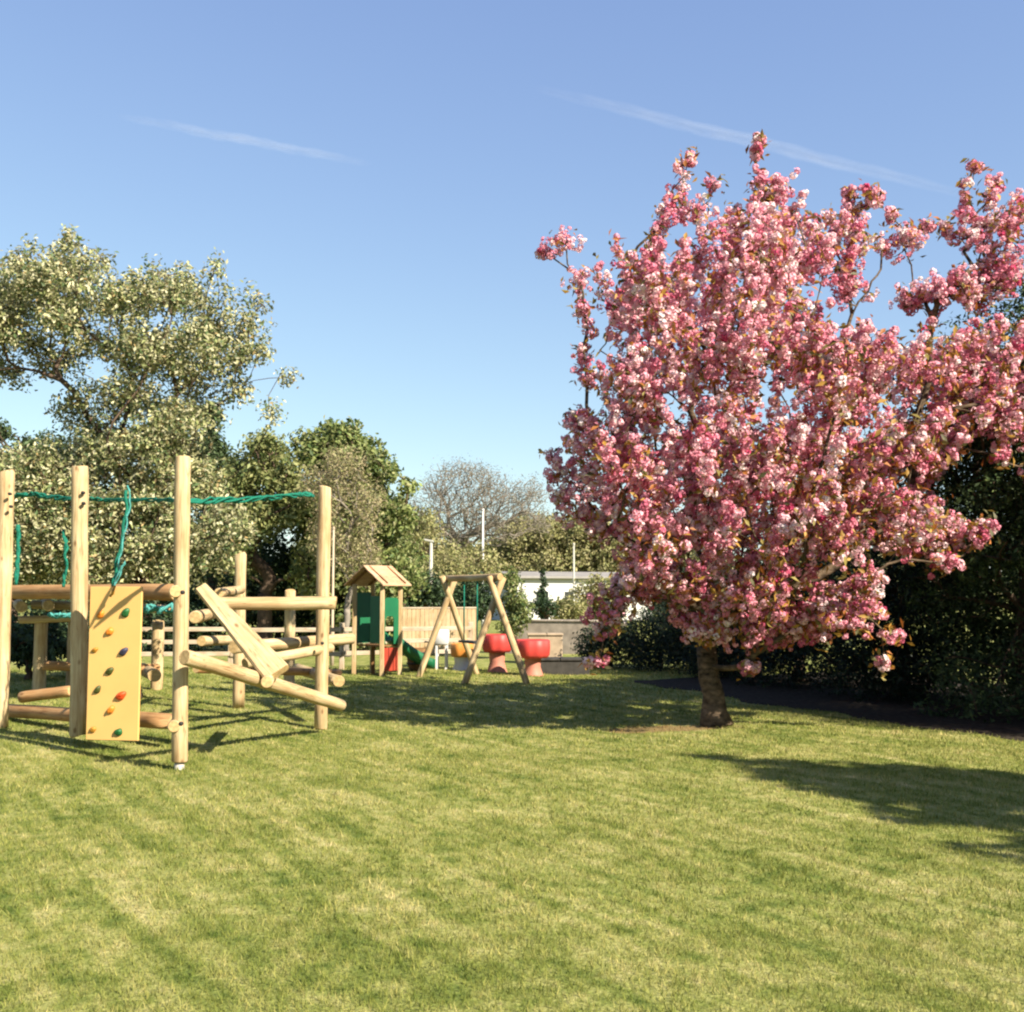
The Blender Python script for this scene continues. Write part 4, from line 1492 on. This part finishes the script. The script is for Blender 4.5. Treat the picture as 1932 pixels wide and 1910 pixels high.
def board_fence():
    d = 28.5
    a, b_ = at(752, 1120, d), at(901, 1120, d + 0.6)
    a.z = b_.z = 0
    root = thing('board_fence', (a + b_) / 2, 'tan fence of upright boards behind the play tower and swing', 'fence')
    e = (b_ - a).normalized(); n_ = e.cross(Vector((0, 0, 1)))
    L = (b_ - a).length
    zt = at(800, 1146, d).z
    parts = []
    x = 0
    while x < L:
        w_ = 0.115
        z1 = zt - 0.05 + random.uniform(-0.006, 0.006)
        v, f = box_geo(x, min(L, x + w_ - 0.007), -0.010, 0.010, 0.04, z1, 0.003)
        off = random.uniform(0, 0.012)
        parts.append(([e * q.x + n_ * (q.y + off) + Vector((0, 0, q.z)) for q in v], f))
        x += w_
    V, Fc = merge(parts)
    link('board_panel', raw_mesh('board_panel', V, Fc, M['wood_shed'], None, False), root, a)
    oriented_box('capping', a + Vector((0, 0, zt - 0.02)), b_ + Vector((0, 0, zt - 0.02)), 0.06, 0.04, root, M['rail_wood'], 0.005)
    for k in range(3):
        p = a.lerp(b_, 0.02 + k * 0.48) - n_ * 0.06
        oriented_box('post', (p.x, p.y, -0.02), (p.x, p.y, zt - 0.06), 0.09, 0.09, root, M['wood_shed'], 0.006)


board_fence()


# ------------------------------------------------------------------ play furniture between the swing and the walls
def lathe(prof, sides=24):
    V, Fc = [], []
    for (r, z) in prof:
        for k in range(sides):
            a = 2 * math.pi * k / sides
            V.append(Vector((r * math.cos(a), r * math.sin(a), z)))
    for i in range(len(prof) - 1):
        for k in range(sides):
            k2 = (k + 1) % sides
            Fc.append((i * sides + k, i * sides + k2, (i + 1) * sides + k2, (i + 1) * sides + k))
    return V, Fc


def toadstool(px, ytop, d, R, label, m, stem):
    b = at(px, 1120, d); b.z = 0
    zt = at(px, ytop, d).z
    root = thing('petal_seat', b, label, 'play seat', 'petal shaped play seats')
    h = min(0.36, zt * 0.5)
    sides = 40
    prof = [(0.001, zt - 0.07), (R * 0.55, zt - 0.075), (R * 0.80, zt - 0.05), (R * 0.93, zt), (R * 1.0, zt - 0.015), (R * 1.02, zt - h * 0.45), (R * 0.98, zt - h * 0.84), (R * 0.86, zt - h), (0.08, zt - h)]
    V, Fc = lathe(prof, sides)
    for i, v in enumerate(V):                 # scalloped side like petals
        k = i % sides
        ring = i // sides
        if 2 <= ring <= 7:
            f = 1 + 0.07 * abs(math.sin(k / sides * math.pi * 8)) - 0.05
            v.x *= f; v.y *= f
    link('seat', raw_mesh('seat', V, Fc, M[m]), root, b)
    V, Fc = lathe([(0.22, -0.02), (0.20, 0.03), (0.15, (zt - h) * 0.5), (0.17, zt - h + 0.01)])
    link('stem', raw_mesh('stem', V, Fc, M[stem]), root, b)
    return root


toadstool(1005, 1207, 21.6, 0.34, 'red petal shaped play seat nearest the right legs of the swing', 'red_plastic', 'pink_stem')
toadstool(938, 1197, 22.6, 0.31, 'red petal shaped play seat seen through the right legs of the swing', 'red_plastic', 'pink_stem')
toadstool(872, 1214, 23.2, 0.24, 'orange petal shaped play seat under the swing seat', 'orange_plastic', 'white_paint')


def barrel():
    b = at(790, 1120, 23.0); b.z = 0
    root = thing('barrel_planter', b, 'brown half barrel right of the play tower by the pale fence', 'planter')
    V, Fc = lathe([(0.16, 0.0), (0.22, 0.12), (0.24, 0.30), (0.22, 0.46), (0.19, 0.47), (0.19, 0.42), (0.001, 0.42)])
    link('tub', raw_mesh('tub', V, Fc, M['brown_wood']), root, b)
    V, Fc = [], []
    for z in (0.14, 0.36):
        v, f = lathe([(0.238, z), (0.246, z + 0.01), (0.246, z + 0.03), (0.238, z + 0.04)])
        o = len(V); V += v; Fc += [tuple(x + o for x in q) for q in f]
    link('hoop', raw_mesh('hoop', V, Fc, M['rubber']), root, b)


barrel()


def white_table():
    b = at(834, 1120, 23.4); b.z = 0
    root = thing('play_table', b, 'white play table with panelled top behind the left legs of the swing', 'play table')
    zt = at(834, 1188, 23.4).z
    V, Fc = box_geo(-0.15, 0.15, -0.22, 0.22, zt - 0.32, zt, 0.03)
    link('tray', raw_mesh('tray', V, Fc, M['white_paint']), root, b)
    for sx in (-0.10, 0.10):
        for sy in (-0.16, 0.16):
            V, Fc = box_geo(-0.025, 0.025, -0.025, 0.025, -0.02, zt - 0.32, 0.005)
            link('leg', raw_mesh('leg', V, Fc, M['white_paint'], None, False), root, (b.x + sx, b.y + sy, 0))


white_table()


# ------------------------------------------------------------------ walls, poles, building
def wall(name, px0, px1, ytop, d, th, m, label, cap=None, d2=None):
    a, b_ = at(px0, 1120, d), at(px1, 1120, d2 or d)
    a.z = b_.z = 0
    h = at((px0 + px1) / 2, ytop, d).z
    e = (b_ - a).normalized(); n_ = e.cross(Vector((0, 0, 1)))
    L = (b_ - a).length
    root = thing(name, (a + b_) / 2, label, 'wall')
    V, Fc = box_geo(0, L, -th / 2, th / 2, -0.05, h, 0.012)
    V = [e * v.x + n_ * v.y + Vector((0, 0, v.z)) for v in V]
    link('wall_body', raw_mesh('wall_body', V, Fc, M[m], None, False), root, a)
    parts = []
    x = -0.02
    while x < L:
        v, f = box_geo(x, min(L + 0.02, x + 0.44), -th / 2 - 0.03, th / 2 + 0.03, h + 0.002, h + 0.05, 0.01)
        parts.append(([e * q.x + n_ * q.y + Vector((0, 0, q.z)) for q in v], f))
        x += 0.45
    V, Fc = merge(parts)
    link('coping', raw_mesh('coping', V, Fc, M[cap or m], None, False), root, a)


wall('garden_wall', 950, 1130, 1172, 30, 0.4, 'stone', 'long grey brown wall beyond the swing under the bushes', d2=29)
wall('garden_wall', 996, 1060, 1199, 25.5, 0.5, 'beige_stone', 'short beige wall behind the red play seats')
wall('planter_wall', 1016, 1110, 1246, 22.4, 0.5, 'dark_stone', 'low dark wall right of the red play seats')


def pole(name, px, ytop, d, r, m, label, head=False, cat='pole'):
    b = at(px, 1120, d); b.z = 0
    zt = at(px, ytop, d).z
    root = thing(name, b, label, cat)
    v, f, _ = tube_geo([(0, 0, -0.05), (0, 0, 0.8), (0, 0, 0.82), (0, 0, zt)], [r * 1.5, r * 1.5, r, r * 0.7], 12)
    link('shaft', raw_mesh('shaft', v, f, M[m]), root, b)
    if head:
        v, f = box_geo(-0.30, 0.10, -0.08, 0.08, zt - 0.03, zt + 0.06, 0.02)
        v = [Vector((q.x, q.y, q.z - q.x * 0.18)) for q in v]
        link('lamp_head', raw_mesh('lamp_head', v, f, M['metal'], None, False), root, b)
    else:
        v, f = lathe([(r * 0.7, zt), (r * 1.1, zt + r), (r * 0.8, zt + 2 * r), (0.001, zt + 2.3 * r)], 10)
        link('finial', raw_mesh('finial', v, f, M[m]), root, b)


pole('lamp_post', 813, 1022, 44, 0.085, 'metal', 'grey lamp post with a small head above the dark bush', True, 'lamp post')
pole('flagpole', 911, 965, 52, 0.06, 'render_wall', 'tall slim pale pole in front of the bare tree')
pole('slim_pole', 1083, 1030, 46, 0.05, 'metal', 'thin grey pole beside the white building near the cherry')
pole('slim_pole', 628, 1000, 24.5, 0.03, 'rail_wood', 'thin pale pole just right of the climbing frame post')


def building():
    d = 64
    a, b_ = at(976, 1120, d), at(1230, 1120, d + 3)
    a.z = b_.z = 0
    root = thing('white_building', (a + b_) / 2, 'long low white building with grey roof beyond the bushes', 'building')
    e = (b_ - a).normalized(); n_ = e.cross(Vector((0, 0, 1)))      # n_ towards viewer
    if n_.y > 0: n_ = -n_
    L = (b_ - a).length
    h = at(1040, 1090, d).z
    V, Fc = box_geo(0, L, -6, 0, -0.1, h, 0)
    V = [e * v.x - n_ * v.y * -1 + Vector((0, 0, v.z)) for v in V]
    link('wall', raw_mesh('wall', V, Fc, M['render_wall'], None, False), root, a)
    # low pitched roof with overhang
    prof = [(0.35, h - 0.04), (0.35, h + 0.08), (-3.0, h + 0.42), (-6.35, h + 0.08), (-6.35, h - 0.04)]
    V = [e * x + n_ * s + Vector((0, 0, z + 0.003)) for x in (-0.35, L + 0.35) for s, z in prof]
    k = len(prof)
    Fc = [tuple(range(k)), tuple(range(2 * k - 1, k - 1, -1))] + [(i, (i + 1) % k, (i + 1) % k + k, i + k) for i in range(k)]
    link('roof', raw_mesh('roof', V, Fc, M['roof_grey'], None, False), root, a)
    for x in (1.1, 2.9, 5.0):
        V, Fc = box_geo(x, x + 0.9, -0.03, 0.03, h - 1.75, h - 0.75, 0.01)
        V = [e * v.x + n_ * v.y + Vector((0, 0, v.z)) for v in V]
        w_ = link('window', raw_mesh('window', V, Fc, M['white_paint'], None, False), root, a)
        V, Fc = box_geo(x + 0.07, x + 0.83, 0.02, 0.045, h - 1.68, h - 0.82, 0.003)
        V = [e * v.x + n_ * v.y + Vector((0, 0, v.z)) for v in V]
        link('pane', raw_mesh('pane', V, Fc, M['glass'], None, False), w_, a)


building()


# ------------------------------------------------------------------ contrails
def contrail(p0, p1, rpx, label):
    d = 6000
    a, b_ = at(*p0, d), at(*p1, d * 1.05)
    L = (b_ - a).length
    V, Fc = [], []
    n = 40
    for k in range(6):
        s = (k + 1) / 6
        pts, rd = [], []
        for i in range(n + 1):
            t = i / n
            pts.append(Vector((math.sin(i * 0.55) * 3, math.cos(i * 0.4 + 1) * 3, L * t)))
            env = math.sin(math.pi * min(1, max(0, t))) ** 0.12
            rd.append(max(0.5, rpx * d / F * s * (0.25 + 0.75 * env) * (1 + 0.10 * math.sin(i * 1.7))) * (env + 0.02))
        v, f, _ = tube_geo(pts, rd, 14, False)
        o = len(V); V += v; Fc += [tuple(x + o for x in q) for q in f]
    q = Vector((0, 0, 1)).rotation_difference((b_ - a).normalized())
    o = link('contrail', raw_mesh('contrail', V, Fc, M['contrail']), None, a, q)
    tag(o, label, 'contrail', 'faint contrails in the sky')


contrail((215, 217), (705, 311), 10, 'short faint white contrail in the sky left of the middle')
contrail((1000, 163), (1850, 374), 13, 'longer white contrail crossing the sky behind the cherry top')
